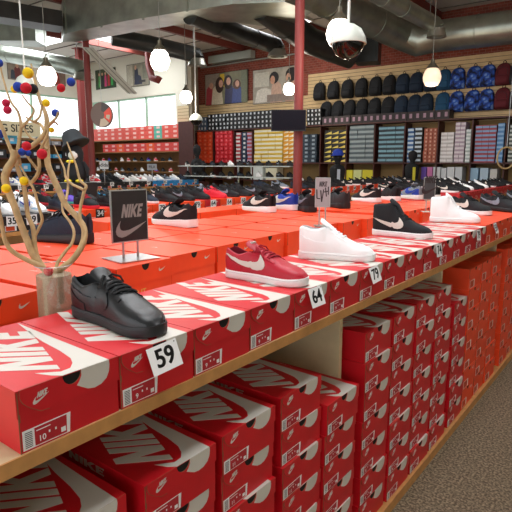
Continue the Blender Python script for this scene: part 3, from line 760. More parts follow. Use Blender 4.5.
for k in range(15):
    x, y_, a = rowA[k]
    oa.put((x-.409, y_+.018, ZS+.0005), .06 if k else .10, f'orange shoebox, {ordn(k)} of the rear orange row on the near counter')
for k in range(5):
    oa.put((-2.60, 2.33+k*.402, ZS+.0005), PI/2, f'orange shoebox lying lengthways, {ordn(k)} along the far edge of the near counter')
# ------------------------------------------------------------------ hero shoes
def place(o, heel, toe, z, L=.306):
    """heel & toe XY"""
    h = Vector((*heel, 0)); t = Vector((*toe, 0)); d = t-h
    o.location = (h.x, h.y, z); o.rotation_euler = (0, 0, math.atan2(d.y, d.x)); s = d.length/L; o.scale = (s, s, s)
    return o
def pxplace(o, h, t, z, L=.306):
    a = atz(*h, z); b = atz(*t, z); return place(o, (a.x, a.y), (b.x, b.y), z, L)
def lay(o, heel_px, toe_px, z, mn=1.02):
    a = atz(*heel_px, z); b = atz(*toe_px, z); c = (a+b)/2; d = (b-a).normalized()*.153*min(1.22, max(mn, (b-a).length/.306))
    return place(o, ((c-d).x, (c-d).y), ((c+d).x, (c+d).y), z)
s1 = make_shoe('low', BLK, BLKS, LACEB, BLK, LIN, 'all-black low leather trainer on the red box with the nearest price tag')
pxplace(s1, (82, 312), (161, 338), ZT)
s2 = make_shoe('low', SHRED, RUBW, LACER, PRINT, LINR, 'red low trainer with white swoosh and white sole on red boxes', tabtag=PRINT)
pxplace(s2, (230, 275), (308, 287), ZT)
s3 = make_shoe('mid', SHWHT, RUBW, LACEW, SHWHT, LINW, 'all-white mid-top trainer on the red box with price tag 79')
pxplace(s3, (300, 257), (376, 261), ZT)
s4 = make_shoe('high', BLKF, RUBW, LACEB, PRINT, LIN, 'black high-top trainer with large white swoosh and white sole')
pxplace(s4, (374, 234), (433, 239), ZT)
s5 = make_shoe('high', SHWHT, RUBW, LACEW, SHWHT, LINW, 'all-white high-top trainer right of the black high-top')
pxplace(s5, (430, 221), (481, 223), ZTO)
s6 = make_shoe('low', BLKF, RUBW, LACEB, PRINT, LIN, 'black low shoe with white swoosh, right behind the white high-top')
pxplace(s6, (450, 212), (491, 216), ZTO)
blk_all = Proto(lambda: make_shoe('run', BLKF, BLKS, LACEB, GREYF, LIN, 'x'))
lay(blk_all.put((0,0,0), 0, 'black runner with grey swoosh, left of the two at the right edge'), (481, 209), (522, 213), ZTO, 1.22)
lay(blk_all.put((0,0,0), 0, 'black runner with grey swoosh cut by the right edge'), (505, 203), (540, 207), ZTO, 1.2)
s1.scale[2] *= .94; s2.scale[2] *= .95
# tags on the edge
price_tag('59', (X0+.0155, .742, 1.135), 'white price tag reading 59 under the black low shoe', .086, .060, .04, -.36)
price_tag('64', (X0+.0155, 1.378, 1.140), 'white price tag reading 64 under the toe of the red shoe', .078, .060, .0, -.33)
price_tag('79', (X0+.0155, 1.80, 1.140), 'white price tag reading 79 under the toe of the white mid-top', .078, .060, .05, -.33)
price_tag('74', (X0+.016, 2.51, 1.138), 'white price tag reading 74 below the black high-top', .075, .062, -.05, -.15)
price_tag('79', (X0+.016, 3.19, 1.138), 'white price tag reading 79 below the white high-top', .075, .062, -.08, -.15)
price_tag('59', (X0+.016, 3.59, 1.140), 'white price tag reading 59 near the right edge', .07, .066, .05, -.33)

# shoes on the orange rows
bw = Proto(lambda: make_shoe('run', BLKF, RUBW, LACEB, PRINT, LIN, 'x'))
ZO = ZS+.1515
lay(bw.put((0,0,0), 0, 'black runner with white swoosh and white sole, right of the steel sign'), (195, 228), (154, 222), ZO)
lay(bw.put((0,0,0), 0, 'black runner with white swoosh and sole beside the blue shoe'), (281, 214), (238, 208), ZO)
blu = Proto(lambda: make_shoe('run', BLUEF, RUBW, LACEB, PRINT, LIN, 'x'))
lay(blu.put((0,0,0), 0, 'royal blue runner with white sole behind a black runner'), (297, 211), (266, 207), ZO)
navy = Proto(lambda: make_shoe('run', NAVY, BLKS, LACEB, None, LIN, 'x'))
lay(navy.put((0,0,0), 0, 'dark navy runner behind the branches in the vase'), (89, 244), (32, 238), ZO)
lay(blk_all.put((0,0,0), 0, 'black low shoe behind the small grey sign'), (317, 214), (292, 207), ZO)
dk = Proto(lambda: make_shoe('run', mat('charcoal_fabric', '2b2e31', .8), BLKS, LACEB, None, LIN, 'x'))
lay(dk.put((0,0,0), 0, 'charcoal low shoe right of the small grey sign'), (348, 209), (322, 205), ZO)
lay(bw.put((0,0,0), 0, 'black runner with white sole, fourth along the orange boxes'), (380, 203), (352, 200), ZO)
bwo = Proto(lambda: make_shoe('run', BLKF, RUBW, LACEB, None, LIN, 'x'))
lay(bwo.put((0,0,0), 0, 'plain black runner with white sole, left of the blue grey runner'), (402, 202), (376, 198), ZO)
gb = Proto(lambda: make_shoe('run', GREYF, RUBW, LACEB, BLUEF, LIN, 'x', toecap=BLUEF))
lay(gb.put((0,0,0), 0, 'grey and blue runner behind the black high-top'), (424, 200), (398, 197), ZO)
lay(bw.put((0,0,0), 0, 'black runner with white swoosh behind the white high-top'), (438, 199), (416, 197), ZO)

# ------------------------------------------------------------------ sign stands
def sign_stand(base, rz, pw, ph, gap, label, face, ink, draw, border=STEEL, bd=.045):
    t = root('sign_stand', label, 'sign', None, base, rz)
    b = MB(); b.box(-pw*.54, pw*.54, -bd, bd, 0, .004); b.build('base', [STEEL], t)
    for s in (-1, 1): MB().box(s*pw*.2-.004, s*pw*.2+.004, -.002, .002, .004, gap+.01).build('post', [STEEL], t)
    f = MB(); f.box(-pw/2, pw/2, -.005, .003, gap, gap+ph); f.build('frame', [border], t)
    p = MB(); p.box(-pw/2+.004, pw/2-.004, -.0065, -.005, gap+.004, gap+ph-.004)
    draw(p, lambda a, c, d: (a, -.0066-d, gap+c)); p.build('panel', [face, ink], t)
    return t
def d1(p, fn):
    sk = lambda sc, ox, oy, sl: (lambda a, c, d: fn(ox+a*sc+c*sc*sl, oy+c*sc, d))
    f1 = lambda a, c, d: fn(-.034+a*.0245+c*.009, .116+c*.052, d)
    for P in LET: p.slab(P, f1, 0, .0006, 1)
    p.slab(SWOOSH, lambda a, c, d: fn(-.056+a*.118, .038+c*.145, d), 0, .0006, 1)
def d1b(p, fn): d1(p, lambda a, c, d: fn(a*1.08, .064+(c-.088)*.92, d))
ang = math.atan2(CR.y, CR.x)
sb = atz(131, 258.5, ZO)
sign_stand((sb.x, sb.y, ZO), 1.42, .150, .190, .064, 'square dark sign with grey NIKE word and swoosh on steel stand', SIGNB, SIGNG, d1b, bd=.072)
def d2(p, fn):
    f1 = lambda a, c, d: fn(-.022+a*.0135+c*.004, .115+c*.028, d)
    for P in LET: p.slab(P, f1, 0, .0006, 1)
    for a0, c0, a1, c1, w_ in [(-.034,.10,-.032,.05,.007),(-.032,.05,-.014,.048,.006),(-.012,.095,-.006,.03,.007),(-.006,.03,.004,.10,.006),(.006,.085,.028,.09,.006),(.014,.11,.020,.06,.006),(.03,.115,.03,.07,.006)]:
        p.slab([(a0-w_/2, c0), (a0+w_/2, c0), (a1+w_/2, c1), (a1-w_/2, c1)] if abs(c1-c0) > abs(a1-a0) else [(a0, c0-w_/2), (a1, c1-w_/2), (a1, c1+w_/2), (a0, c0+w_/2)], fn, 0, .0005, 1)
sb = atz(322, 226, ZO)
sign_stand((sb.x, sb.y, ZO), ang, .085, .165, .105, 'small pale grey sign reading NIKE on twin steel posts', mat('pale_sign', 'a79fa4', .4), mat('sign_dark_ink', '2c1d20', .5), d2)
sb = atz(428, 212, ZO)
sign_stand((sb.x, sb.y, ZO), ang, .085, .16, .09, 'dark grey sign on steel stand behind the white high-top', mat('grey_sign', '3f4246', .35), mat('sign_dark_ink', '2c1d20', .5), d1)

# ------------------------------------------------------------------ vase with branches
VC = Vector((-1.271, .765, 0)); VZ = ZS
vz = root('glass_vase', 'clear cylindrical glass vase filled with sand behind the black shoe', 'vase', None, (VC.x, VC.y, VZ))
MB().lathe([(.001, .001), (.0475, .001), (.0475, .232), (.0455, .232), (.0455, .004), (.001, .004)], 36, cap=False).build('glass', [GLASS], vz, 40)
MB().lathe([(.001, .0045), (.045, .0045), (.045, .206), (.03, .208), (.001, .209)], 32).build('sand_filling', [SAND], vz, 40)
rim = MB(); rim.tube([(.0465*math.cos(a), .0465*math.sin(a), .232) for a in [2*PI*k/28 for k in range(29)]], .0014, 6); rim.build('rim', [mat('glass_rim', 'd8d8d8', .1, alpha=.6)], vz, 60)
br = root('tree_branches', 'bare peeled branches standing in the glass vase', 'branches', None, (VC.x, VC.y, VZ+.207))
D0 = (atX(55, 275, VC.x)-EYE).dot(CF)
OFF = Vector(br.location)
def bpath(pts, rs, dz):
    """pts in photo pixels, dz = depth offsets (m)"""
    n = len(pts); P = []
    for k, (x, y) in enumerate(pts):
        dd = D0 + (dz[k] if isinstance(dz, list) else dz*k/(n-1)); P.append(atd(x, y, dd))
    # smooth
    Q = []; R = []
    for i in range(n-1):
        a, b, c, d = P[max(i-1, 0)], P[i], P[i+1], P[min(i+2, n-1)]
        for k in range(4):
            t = k/4; Q.append(.5*((2*b)+(c-a)*t+(2*a-5*b+4*c-d)*t*t+(3*b-a-3*c+d)*t**3)); R.append(rs[i]+(rs[i+1]-rs[i])*t)
    Q.append(P[-1]); R.append(rs[-1])
    return Q, R
def branch(name, pts, rs, dz, parent=br):
    Q, R = bpath(pts, [r*.00255 for r in rs], dz)
    o = MB().tube([q-OFF for q in Q], R, 9).build(name, [TREE], parent, 70)
    return o
b1 = branch('branch', [(52,276),(43,268),(33,255),(27,240),(20,222),(14,205),(8,190),(5,178),(8,168),(13,160),(14,150)], [3.2,3.4,3.6,3.6,3.4,3.6,3.8,4,4,3.6,3], -.05)
b2 = branch('branch', [(52,276),(62,268),(74,258),(83,243),(84,228),(76,216),(66,205),(60,193),(54,180),(48,165),(47,150),(46,135),(47,122),(45,112),(40,100),(36,85),(31,64)], [3.4,3.6,3.4,3.4,3.2,3.0,3.2,3.4,3.4,3.3,3.2,3,2.8,2.2,1.9,1.5,1], .08)
b3 = branch('branch', [(50,274),(40,266),(25,259),(12,251),(5,240),(1,220),(-2,205)], [3,3,2.6,2.6,2.2,2,1.6], -.10)
b4 = branch('branch', [(46,270),(38,258),(35,245),(33,228),(28,215),(26,200),(24,187),(19,172),(13,155),(7,140),(0,122),(-4,110)], [2.6,2.6,2.4,2.4,2.3,2.4,2.5,2.2,2,1.9,1.7,1.4], -.02)
b5 = branch('branch', [(55,272),(58,262),(65,252),(72,243),(74,232),(70,222),(63,212),(62,200)], [1.8,2,1.8,1.7,1.6,1.5,1.3,1], .12)
for pts, rs, dz, par in [
   ([(13,160),(20,152),(32,146),(42,137),(48,126),(56,118),(58,112)], [3,3,2.8,2.4,1.6,1.2,1], -.03, b1),
   ([(24,186),(33,181),(39,170),(39,155),(44,142),(48,132),(46,120)], [2.2,2,1.9,1.7,1.5,1.2,1], -.04, b4),
   ([(20,165),(18,150),(20,135),(21,125),(18,112),(10,100),(2,74),(0,60)], [2,1.8,1.8,1.6,1.3,1.1,.9,.7], .02, b4),
   ([(21,128),(30,118),(34,110),(28,103),(22,95)], [1.6,1.3,1,.9,.7], -.02, b4),
   ([(44,130),(40,124),(32,121),(26,117)], [1.8,1.5,1.2,.8], .03, b2),
   ([(34,122),(40,116),(42,106),(46,100)], [1.4,1.2,1,.8], .03, b2),
   ([(84,243),(86,232),(81,222),(80,210),(84,192),(86,186),(80,180),(76,165),(70,150),(67,142)], [1.8,1.8,1.7,1.7,1.8,1.7,1.4,1.1,.9,.6], .05, b2),
   ([(84,190),(78,187),(72,184),(66,178),(64,168),(58,155),(54,145)], [1.4,1.4,1.3,1.2,1.1,.9,.6], .07, b2),
   ([(66,200),(68,188),(68,172),(70,160)], [1.5,1.3,1.1,.7], .09, b2),
   ([(28,250),(40,226),(42,218),(38,205),(34,190),(27,178),(20,165)], [1.5,1.6,1.6,1.5,1.3,1.1,.9], -.06, b4),
   ([(38,170),(30,160),(24,152),(16,148)], [1.6,1.4,1.2,.8], -.04, b4),
   ([(47,150),(40,143),(30,137),(24,128)], [1.6,1.3,1.1,.8], .02, b2),
      ([(47,128),(54,122),(58,125)], [1.4,1.1,.7], .05, b2)]:
    branch('twig', pts, rs, dz, par)
FELT = {'red': mat('red_felt', 'c01226', .95, bump=.4, bscale=500), 'yellow': mat('yellow_felt', 'ecc415', .95, bump=.4, bscale=500),
        'blue': mat('blue_felt', '1f3fa0', .95, bump=.4, bscale=500), 'pink': mat('crimson_felt', 'b5173f', .95, bump=.4, bscale=500), 'black': mat('black_felt', '17181c', .95, bump=.4, bscale=500)}
for c, x, y, r_, dd, lb in [
   ('yellow',28,73,5.6,-.01,'yellow ball highest of all, at the top of the branches'), ('red',26,88,5.6,-.04,'red ball just below the topmost yellow ball'),
   ('blue',18,87,5.2,-.01,'blue ball left of the red ball near the top'), ('black',33,89,5.4,.02,'black ball right of the red ball near the top'),
   ('yellow',14.5,89,4,.02,'yellow ball half hidden behind the upper blue ball'),
   ('blue',71,82,4.8,.08,'blue ball on the right-hand outer twig'), ('red',61,88,4.6,.06,'red ball left of the outer blue ball'),
   ('yellow',46,103,4.2,.02,'yellow ball in the middle above the blue ball'), ('blue',55.5,113,4.2,.04,'blue ball right of centre, against the window'),
   ('pink',6,103,4.0,-.05,'crimson ball at left, upper of the pair'), ('pink',7.5,110,4.2,-.05,'crimson ball at left, lower of the pair'),
   ('red',26.5,146,4.6,-.07,'red ball beside a dark blue ball in the middle of the branches'), ('blue',22,152,4.0,-.03,'dark blue ball tucked behind the middle red ball'),
   ('blue',28,153,3.4,-.02,'small blue ball under the middle red ball'),
   ('red',42,154,5.2,-.07,'red ball in the fork right of the middle pair'), ('yellow',24,181,4.6,-.05,'yellow ball behind the lower fork'),
   ('yellow',6,188.5,4.7,-.06,'yellow ball lowest at left on the thick branch'), ('blue',0,134,4.5,.0,'blue ball cut by the left edge'),
   ('blue',-1,63,4.2,.0,'blue ball at the upper left edge'), ('yellow',51.5,130,3.0,.05,'small yellow ball behind the central branch'),
   ('red',43.5,275,4.3,-.015,'red ball lying inside the vase on the sand')]:
    p = atd(x, y, D0+dd)
    if lb.startswith('red ball lying'): p = Vector((VC.x+.012, VC.y-.022, VZ+.207+.0125))
    m = MB(); m.sphere((0,0,0), r_*.00253 if y < 270 else .0125, 20); o = m.build('felt_ball', [FELT[c]], None, 80); o.location = p
    tag(o, lb, 'ball')

# =================================================================== MIDDLE COUNTERS
def atx_front(px, X): r = ray(px, 200); return X*r.y/r.x
XF = -3.76
display(-5.3, XF+.004, .3, 5.75, 'second wooden counter of shoes, beyond the orange boxes', (), ZS)
PBK = Proto(lambda: orange_box(.33, .235, .117, True, False, mat('black_card', '1d1d20', .5)))
PM = Proto(lambda: orange_box(.33, .235, .117, True)); PMR = Proto(lambda: orange_box(.33, .235, .117, True, False, mat('crimson_card', 'c8202a', .45)))
n2 = 22
edge2 = []
for k in range(n2):
    y_ = .45+k*.2385; P = PBK if y_ < 2.25 else (PM if k % 5 else PMR); c = 'black' if y_ < 2.25 else ('orange' if k % 5 else 'crimson')
    P.put((XF, y_, ZS+.0005), random.uniform(-.02, .02), f'{c} shoebox, {ordn(k)} from the left in the tagged row of the second counter'); edge2.append(y_)
PM.o and None
for k in range(n2):
    y_ = .45+k*.2385; P = PBK if y_ < 2.6 else PM; c = 'black' if y_ < 2.6 else 'orange'
    P.put((XF-.55, y_, ZS+.0005), 0, f'{c} shoebox, {ordn(k)} from the left in the rear row of the second counter')
tagv = {10:'35', 30:'49', 55:'19', 73:'39', 99:'34', 161.5:'79', 197:'79', 213:'64', 229:'64', 243:'68', 256:'68', 268:'65', 281:'65'}
for i, (px, num) in enumerate(tagv.items()):
    y_ = atx_front(px, XF)
    price_tag(num, (XF+.006, y_, ZS+.080), f'{"black" if px == 99 else "white"} price tag reading {num}, {ordn(i)} from the left on the second counter', .085, .075, random.uniform(-.05, .05), .02, dark=(px == 99))
# shoe variants for far rows
V = {}
def var(key, *a, **k): V[key] = Proto(lambda: make_shoe(*a, 'x', detail=False, **k))
var('bw', 'run', BLKF, RUBW, LACEB, PRINT, LIN); var('bb', 'run', BLKF, BLKS, LACEB, None, LIN); var('bg', 'run', BLKF, BLKS, LACEB, GREYF, LIN)
var('red', 'run', REDF, REDF, LACER, None, LINR); var('white', 'low', SHWHT, RUBW, LACEW, None, LINW); var('whiteb', 'low', SHWHT, RUBW, LACEB, INK, LIN)
var('whblue', 'run', SHWHT, RUBW, LACEW, BLUEF, LINW, toecap=mat('ice_blue', 'a8c4e0', .6)); var('cyan', 'run', NAVY, RUBW, LACEB, mat('cyan_mark', '2fa9e0', .5), LIN)
var('navy', 'run', NAVY, BLKS, LACEB, None, LIN); var('grey', 'run', GREYF, RUBW, LACEB, INK, LIN); var('bluer', 'run', mat('sky_fabric', '2f74c8', .7), REDF, LACEW, None, LIN)
var('purple', 'run', mat('purple_fabric', '5a3fae', .7), mat('teal_sole', '49b9b0', .6), LACEB, None, LIN); var('blackred', 'low', BLKF, REDF, LACER, None, LIN); var('redw', 'low', REDF, RUBW, LACEW, PRINT, LINR)
var('pinkw', 'low', SHWHT, RUBW, LACEW, REDF, LINW)
NAMES = {'bw':'black and white runner','bb':'all-black runner','bg':'black runner with grey swoosh','red':'bright red runner','white':'all-white low trainer','whiteb':'white trainer with black swoosh','whblue':'white and ice-blue runner',
         'cyan':'dark runner with cyan swoosh','navy':'dark navy runner','grey':'grey runner with white sole','bluer':'sky-blue runner with red sole','purple':'purple runner with teal sole','blackred':'black trainer with red sole','redw':'red trainer with white sole','pinkw':'white trainer with red swoosh'}
def row_of_shoes(keys, x, y0, dy, z, where, rz=0., jit=.12):
    for k, key in enumerate(keys):
        if key is None: continue
        V[key].put((x+random.uniform(-.015, .015), y0+k*dy, z), rz+random.uniform(-jit, jit), f'{NAMES[key]}, {ordn(k)} {where}', None, 1.0)
row_of_shoes(['bb','navy','bg','bb','navy','whiteb','whiteb','whblue','navy','blackred','bb','bb','cyan','bb','bg','bb','red','bg','bb','bg','bb','bb'], XF-.33, .57, .2385, ZS+.118, 'from the left, second counter front row')
row_of_shoes(['navy','white','bb','whiteb','bb','whblue','bb','bluer','whiteb','blackred','purple','bb','cyan','bw','bb','bw','bb','bb','grey','bb','bb','bb'], XF-.90, .52, .2385, ZS+.118, 'from the left, second counter rear row')
# third counter, further along the same line
XG = -4.15
display(-5.6, XG+.004, 6.55, 10.9, 'third wooden counter of shoes, beyond the red column', ())
for k in range(18):
    y_ = 6.6+k*.2385
    PM.put((XG, y_, ZS+.0005), 0, f'orange shoebox, {ordn(k)} from the near end of the third counter')
    price_tag(['65','59','68','79'][k % 4], (XG+.006, y_+.12, ZS+.085), f'price tag on the {ordn(k)} box of the third counter', .075, .07)
row_of_shoes(['navy','bb','bb','bg','bb','bb','bw','bw','bb','bw','bb','bb','bb','bw','bb','grey','bb','bw'], XG-.33, 6.72, .2385, ZS+.118, 'from the near end, third counter')
# long side row at the near end of the third counter
for k in range(2):
    PM.put((XG-.36-.36*k, 6.58, ZS+.0005), -PI/2*0, f'orange shoebox behind the {ordn(k)} box at the near end of the third counter')
V['navy'].put((XG-1.03, 6.70, ZS+.118), .1, 'dark navy runner lying on the near end of the third counter, by the column')
V['grey'].put((XG-.68, 6.70, ZS+.118), .1, 'grey runner at the foot of the red column')

# right hand counter beyond the aisle end (right edge of the photo)
p = atz(505, 187, 1.167)
XH = -2.05
display(-3.3, XH, 6.9, 10.6, 'far right wooden counter with crimson boxes', ())
for k in range(14):
    y_ = 6.95+k*.2385
    PMR.put((XH-.004, y_, ZS+.0005), 0, f'crimson shoebox, {ordn(k)} from the near end of the far right counter')
    PMR.put((XH-.46, y_, ZS+.0005), 0, f'crimson shoebox, {ordn(k)} in the middle row of the far right counter')
    PMR.put((XH-.86, y_, ZS+.0005), 0, f'crimson shoebox, {ordn(k)} in the left row of the far right counter')
row_of_shoes(['bw','bb','bb','whiteb','bb','bb','white','bb','bw','bb','bb','bb','bw','bb'], XH-.36, 7.1, .2385, ZS+.118, 'from the near end, far right counter')
row_of_shoes(['bw','bb','bb','bb','bw','bb','bb','bb','bb','bw','bb','bb','white','bb'], XH-1.18, 7.1, .2385, ZS+.118, 'from the near end, left half of far right counter')

# fourth counter at the left, white trainers
XD = -8.75
display(-9.79, XD+.004, 2.2, 9.2, 'fourth counter at the far left, black and blue boxes of trainers', ())
PBL = Proto(lambda: orange_box(.33, .235, .117, True, False, mat('sky_blue_card', '2a86c8', .45)))
for k in range(29):
    y_ = 2.25+k*.2385; P = PBL if y_ > 7.6 else PBK; c = 'blue' if y_ > 7.6 else 'black'
    P.put((XD, y_, ZS+.0005), 0, f'{c} shoebox, {ordn(k)} from the left, fourth counter')
    if k % 2 == 0: price_tag(['45','35','39','49'][(k//2) % 4], (XD+.006, y_+.12, ZS+.085), f'price tag on the {ordn(k)} box of the fourth counter', .09, .08)
keys = ['whiteb','white','bb','whiteb','white','white','bb','white','white','bb','whblue','bb','blackred','redw','bb','bluer','bb','redw','bb','bb','pinkw','white','pinkw','white','white','grey','white','navy','bb']
row_of_shoes(keys, XD-.33, 2.37, .2385, ZS+.118, 'from the left, fourth counter')
for k in range(24):
    y_ = 3.2+k*.2385; P = PBK
    P.put((XD-.70, y_, ZS+.0005), 0, f'black shoebox, {ordn(k)} from the left, rear of fourth counter')
keys = ['bb','whiteb','navy','redw','bb','blackred','bb','white','bluer','bb','redw','bb','bb','pinkw','bb','white','navy','bb','white','bb','whiteb','white','bb','bb']
row_of_shoes(keys, XD-1.03, 3.32, .2385, ZS+.118, 'from the left, rear of fourth counter')
# counter 5 further (black shoes seen above)
XE = -11.6
display(-12.5, XE+.004, 4.5, 9.9, 'fifth counter, low in front of the windowed wall', ())
for k in range(22):
    PBK.put((XE, 4.55+k*.2385, ZS+.0005), 0, f'black shoebox, {ordn(k)} from the left, fifth counter')
keys = ['bb','white','navy','redw','bb','bb','white','bb','bw','bb','redw','cyan','bb','bb','white','bb','white','navy','bb','white','bb','bb']
row_of_shoes(keys, XE-.33, 4.67, .2385, ZS+.118, 'from the left, fifth counter')

# glass shelf rack in the middle distance
rk = root('shoe_rack', 'two-tier pale shelf rack of black shoes before the back wall', 'rack', None, (-7.6, 9.1, 0))
for z in (1.24, 1.47): MB().box(-1.6, 1.6, -.17, .17, z, z+.02).build('shelf', [mat('pale_shelf', 'c9d2d0', .3)], rk)
for sx in (-1.58, 0, 1.56): MB().box(sx, sx+.02, .13, .17, 0, 1.49).build('upright', [STEEL], rk)
for z, nm, off in ((1.26, 'lower', 0), (1.49, 'upper', 3)):
    keys = ['bb','bg','bb','bw','bb','bb','navy','bb','white','bb','bg','bb']
    for k in range(12):
        key = keys[(k+off) % 12]
        V[key].put((-9.08+k*.265, 9.10, z+.001), -.5+random.uniform(-.1, .1), f'{NAMES[key]}, {ordn(k)} from the left, {nm} tier of pale rack', None, .85)

# =================================================================== BACK WALL SHELVING
YF = 11.55
def fx(px): return atY(px, 150, YF).x
us = root('wall_shelving', 'dark brown shelving of shoeboxes along the back wall', 'shelving', None, (-5, 11.77, 0))
def rel(m, x0, x1, y0, y1, z0, z1): m.box(x0+5, x1+5, y0-11.77, y1-11.77, z0, z1)
xa, xb = fx(195), 0.5
for z, nm in ((2.475, 'top_shelf'), (1.56, 'shelf'), (1.10, 'shelf')):
    m = MB(); rel(m, xa, xb, YF, 11.95, z-.03, z); m.build(nm, [BROWN], us)
for px in (195.5, 213, 234, 252, 320, 346, 374, 404, 437, 471, 505, 540):
    m = MB(); x = fx(px); rel(m, x-.012, x+.012, YF, 11.95, 0, 2.43); m.build('upright', [BROWN], us)
m = MB(); rel(m, xa, xb, 11.94, 11.955, 0, 2.43); m.build('back_panel', [mat('shelf_back', '8f7448', .7)], us)
def small_box(w_, h_, dpt, body, mark, kind=0):
    r = MB(); r.box(0, w_, 0, dpt, 0, h_-.002)
    if kind == 0: r.box(w_*.35, w_*.75, -.0015, 0, h_*.25, h_*.75, 1)
    elif kind == 1: r.box(0, w_, -.0015, 0, h_*.30, h_*.80, 1)
    elif kind == 2: r.slab([(0,.15),(1,.15),(1,.75)], lambda a, c, d: (a*w_, -.0015+d, c*h_), 0, .0015, 1)
    r.box(-.001, w_+.001, -.001, dpt, h_*.86, h_*.985, 0)
    return r
STUFF = MB(); STM = []
def to_stuff(mb, loc):
    idx = []
    return mb
def add_stuff(mb, mats, loc):
    ids = []
    for m_ in mats:
        if m_ not in STM: STM.append(m_)
        ids.append(STM.index(m_))
    o = len(STUFF.v); STUFF.v += [(v[0]+loc[0], v[1]+loc[1], v[2]+loc[2]) for v in mb.v]
    STUFF.f += [[i+o for i in f] for f in mb.f]; STUFF.m += [ids[k] for k in mb.m]
def bay(px0, px1, cols, rows, ytop, body, mark, kind, label, group, z0=1.562, missing=0):
    x0, x1 = fx(px0)+.016, fx(px1)-.006; w_ = (x1-x0)/cols; top = atY((px0+px1)/2, ytop, YF).z; h_ = (top-z0)/rows
    me = None
    for c in range(cols):
        n = rows-(missing if c == cols-1 else 0)
        for k in range(n):
            if px1 < 300:
                add_stuff(small_box(w_-.006, h_-.002, .30, body, mark, kind), [body, mark], (x0+c*w_+random.uniform(0, .003), YF+.03+random.uniform(-.01, .02), z0+k*h_)); continue
            if me is None:
                o = small_box(w_-.006, h_-.002, .30, body, mark, kind).build('small_shoebox', [body, mark]); me = o
            else: o = me.copy(); col.objects.link(o)
            o.location = (x0+c*w_+random.uniform(0, .003), YF+.03+random.uniform(-.01, .02), z0+k*h_)
            tag(o, label, 'shoebox', group)
C = lambda n, h: mat('c_'+n, h, .5)
bays = [
 (196.5, 212, 3, 8, 130, C('or','ee4b22'), C('or2','f57a55'), 0, 'orange shoebox in the leftmost stacks of the back shelving', 'orange boxes at the back left'),
 (214, 232, 4, 8, 130, C('rd','d0232e'), C('rd2','e8626a'), 0, 'red shoebox in the stacks beside the orange ones on the back shelving', 'red boxes on the back shelving'),
 (235, 240, 1, 8, 132, C('rw','b6303a'), C('wh','dadada'), 1, 'red and white shoebox in the single stack left of the navy one', 'red and white boxes on the back shelving'),
 (240, 246, 1, 7, 132, C('nv','1f3550'), C('wh','dadada'), 0, 'navy shoebox in the narrow stack left of the yellow boxes', 'navy boxes in narrow stack'),
 (246, 252, 1, 8, 132, C('pr','b0444c'), C('lv','b9a6c4'), 1, 'red and lilac shoebox in the stack touching the yellow boxes', 'red and lilac boxes'),
 (253, 282, 4, 8, 129, C('yl','d8b640'), C('cr','e6e2c8'), 1, 'yellow and cream shoebox in the wide block left of the television', 'yellow and cream boxes'),
 (282, 293, 2, 8, 129, C('yo','dd9a26'), C('cr','e6e2c8'), 2, 'orange-yellow and cream shoebox in the block nearest the red column', 'orange-yellow boxes'),
 (301, 316, 2, 7, 134, C('dn','263442'), C('gl','8a97a2'), 0, 'dark slate shoebox right of the red column', 'slate boxes'),
 (323, 345, 3, 7, 130, C('bk','1e1d1a'), C('ym','e0c860'), 2, 'black and yellow shoebox in the bay behind the blue cap', 'black and yellow boxes'),
 (348, 373, 3, 8, 125, C('gt','55636a'), C('gw','93a0a2'), 1, 'grey shoebox in the bay right of the black and yellow boxes', 'grey boxes'),
 (377, 403, 3, 8, 126, C('tb','2d3b44'), C('tl','78a4b4'), 1, 'black and teal shoebox in the bay right of the grey boxes', 'black and teal boxes'),
 (406, 413, 1, 8, 128, C('bl','3766a0'), C('wl','c2d2de'), 1, 'blue and white shoebox in the stack beside the dark mannequin', 'blue and white boxes'),
 (413, 421, 1, 8, 127, C('bk2','222426'), C('wl','c2d2de'), 1, 'black and white striped shoebox left of the terracotta boxes', 'black and white striped boxes'),
 (422, 436, 3, 9, 128, C('tc','a5543c'), C('tcw','cfa08a'), 0, 'terracotta shoebox in the bay above the pink box', 'terracotta boxes'),
 (439, 453, 2, 8, 132, C('wr','c9c4c4'), C('wrr','e6e4e4'), 1, 'white shoebox in the low pair of stacks right of the terracotta boxes', 'white boxes low stacks'),
 (453, 464, 2, 10, 122, C('lav','b8a4b4'), C('lw','dcd4da'), 1, 'lilac shoebox in the tallest stacks near the right', 'lilac boxes'),
 (464, 470, 1, 9, 129, C('wt','b9c8c8'), C('wt2','e2e8e8'), 1, 'pale teal shoebox in the single stack right of the lilac ones', 'pale teal boxes'),
 (473, 495, 3, 9, 125, C('rb','a03a48'), C('rbb','7fa0c8'), 1, 'red, white and blue shoebox in the bay below the maroon backpack', 'red and blue boxes'),
 (495, 503, 1, 9, 123, C('sb','4a80b8'), C('sb2','86aed2'), 1, 'sky blue shoebox in the stack at the end of the red and blue bay', 'sky blue boxes'),
 (507, 530, 3, 9, 124, C('gk','3f4a48'), C('gk2','b8c0ba'), 1, 'dark green and white shoebox in the bay cut by the right edge', 'dark green boxes'),
]
for b_ in bays: bay(*b_)
BKC, BKW = C('bkb','17191b'), C('bkl','c8ccd0')
bay(207, 272, 17, 4, 112.0, BKC, BKW, 0, 'small black shoebox with white label in the long row on top of the shelving', 'black boxes on top of the shelving', z0=2.477)
bay(197, 206.5, 3, 3, 117, C('sl','46586e'), BKW, 0, 'slate blue shoebox at the left end of the row on top of the shelving', 'slate boxes on top of the shelving', z0=2.477)
bay(305, 320, 4, 4, 108.5, BKC, BKW, 0, 'small black shoebox with white label on top of the shelving, right of the television', 'black boxes right of the television', z0=2.477)
bay(320, 447, 20, 1, 113, C('pk','2b2024'), C('pk2','a07f90'), 0, 'small dark packet with pinkish print standing in the row under the backpacks', 'packets under the backpacks', z0=2.477)
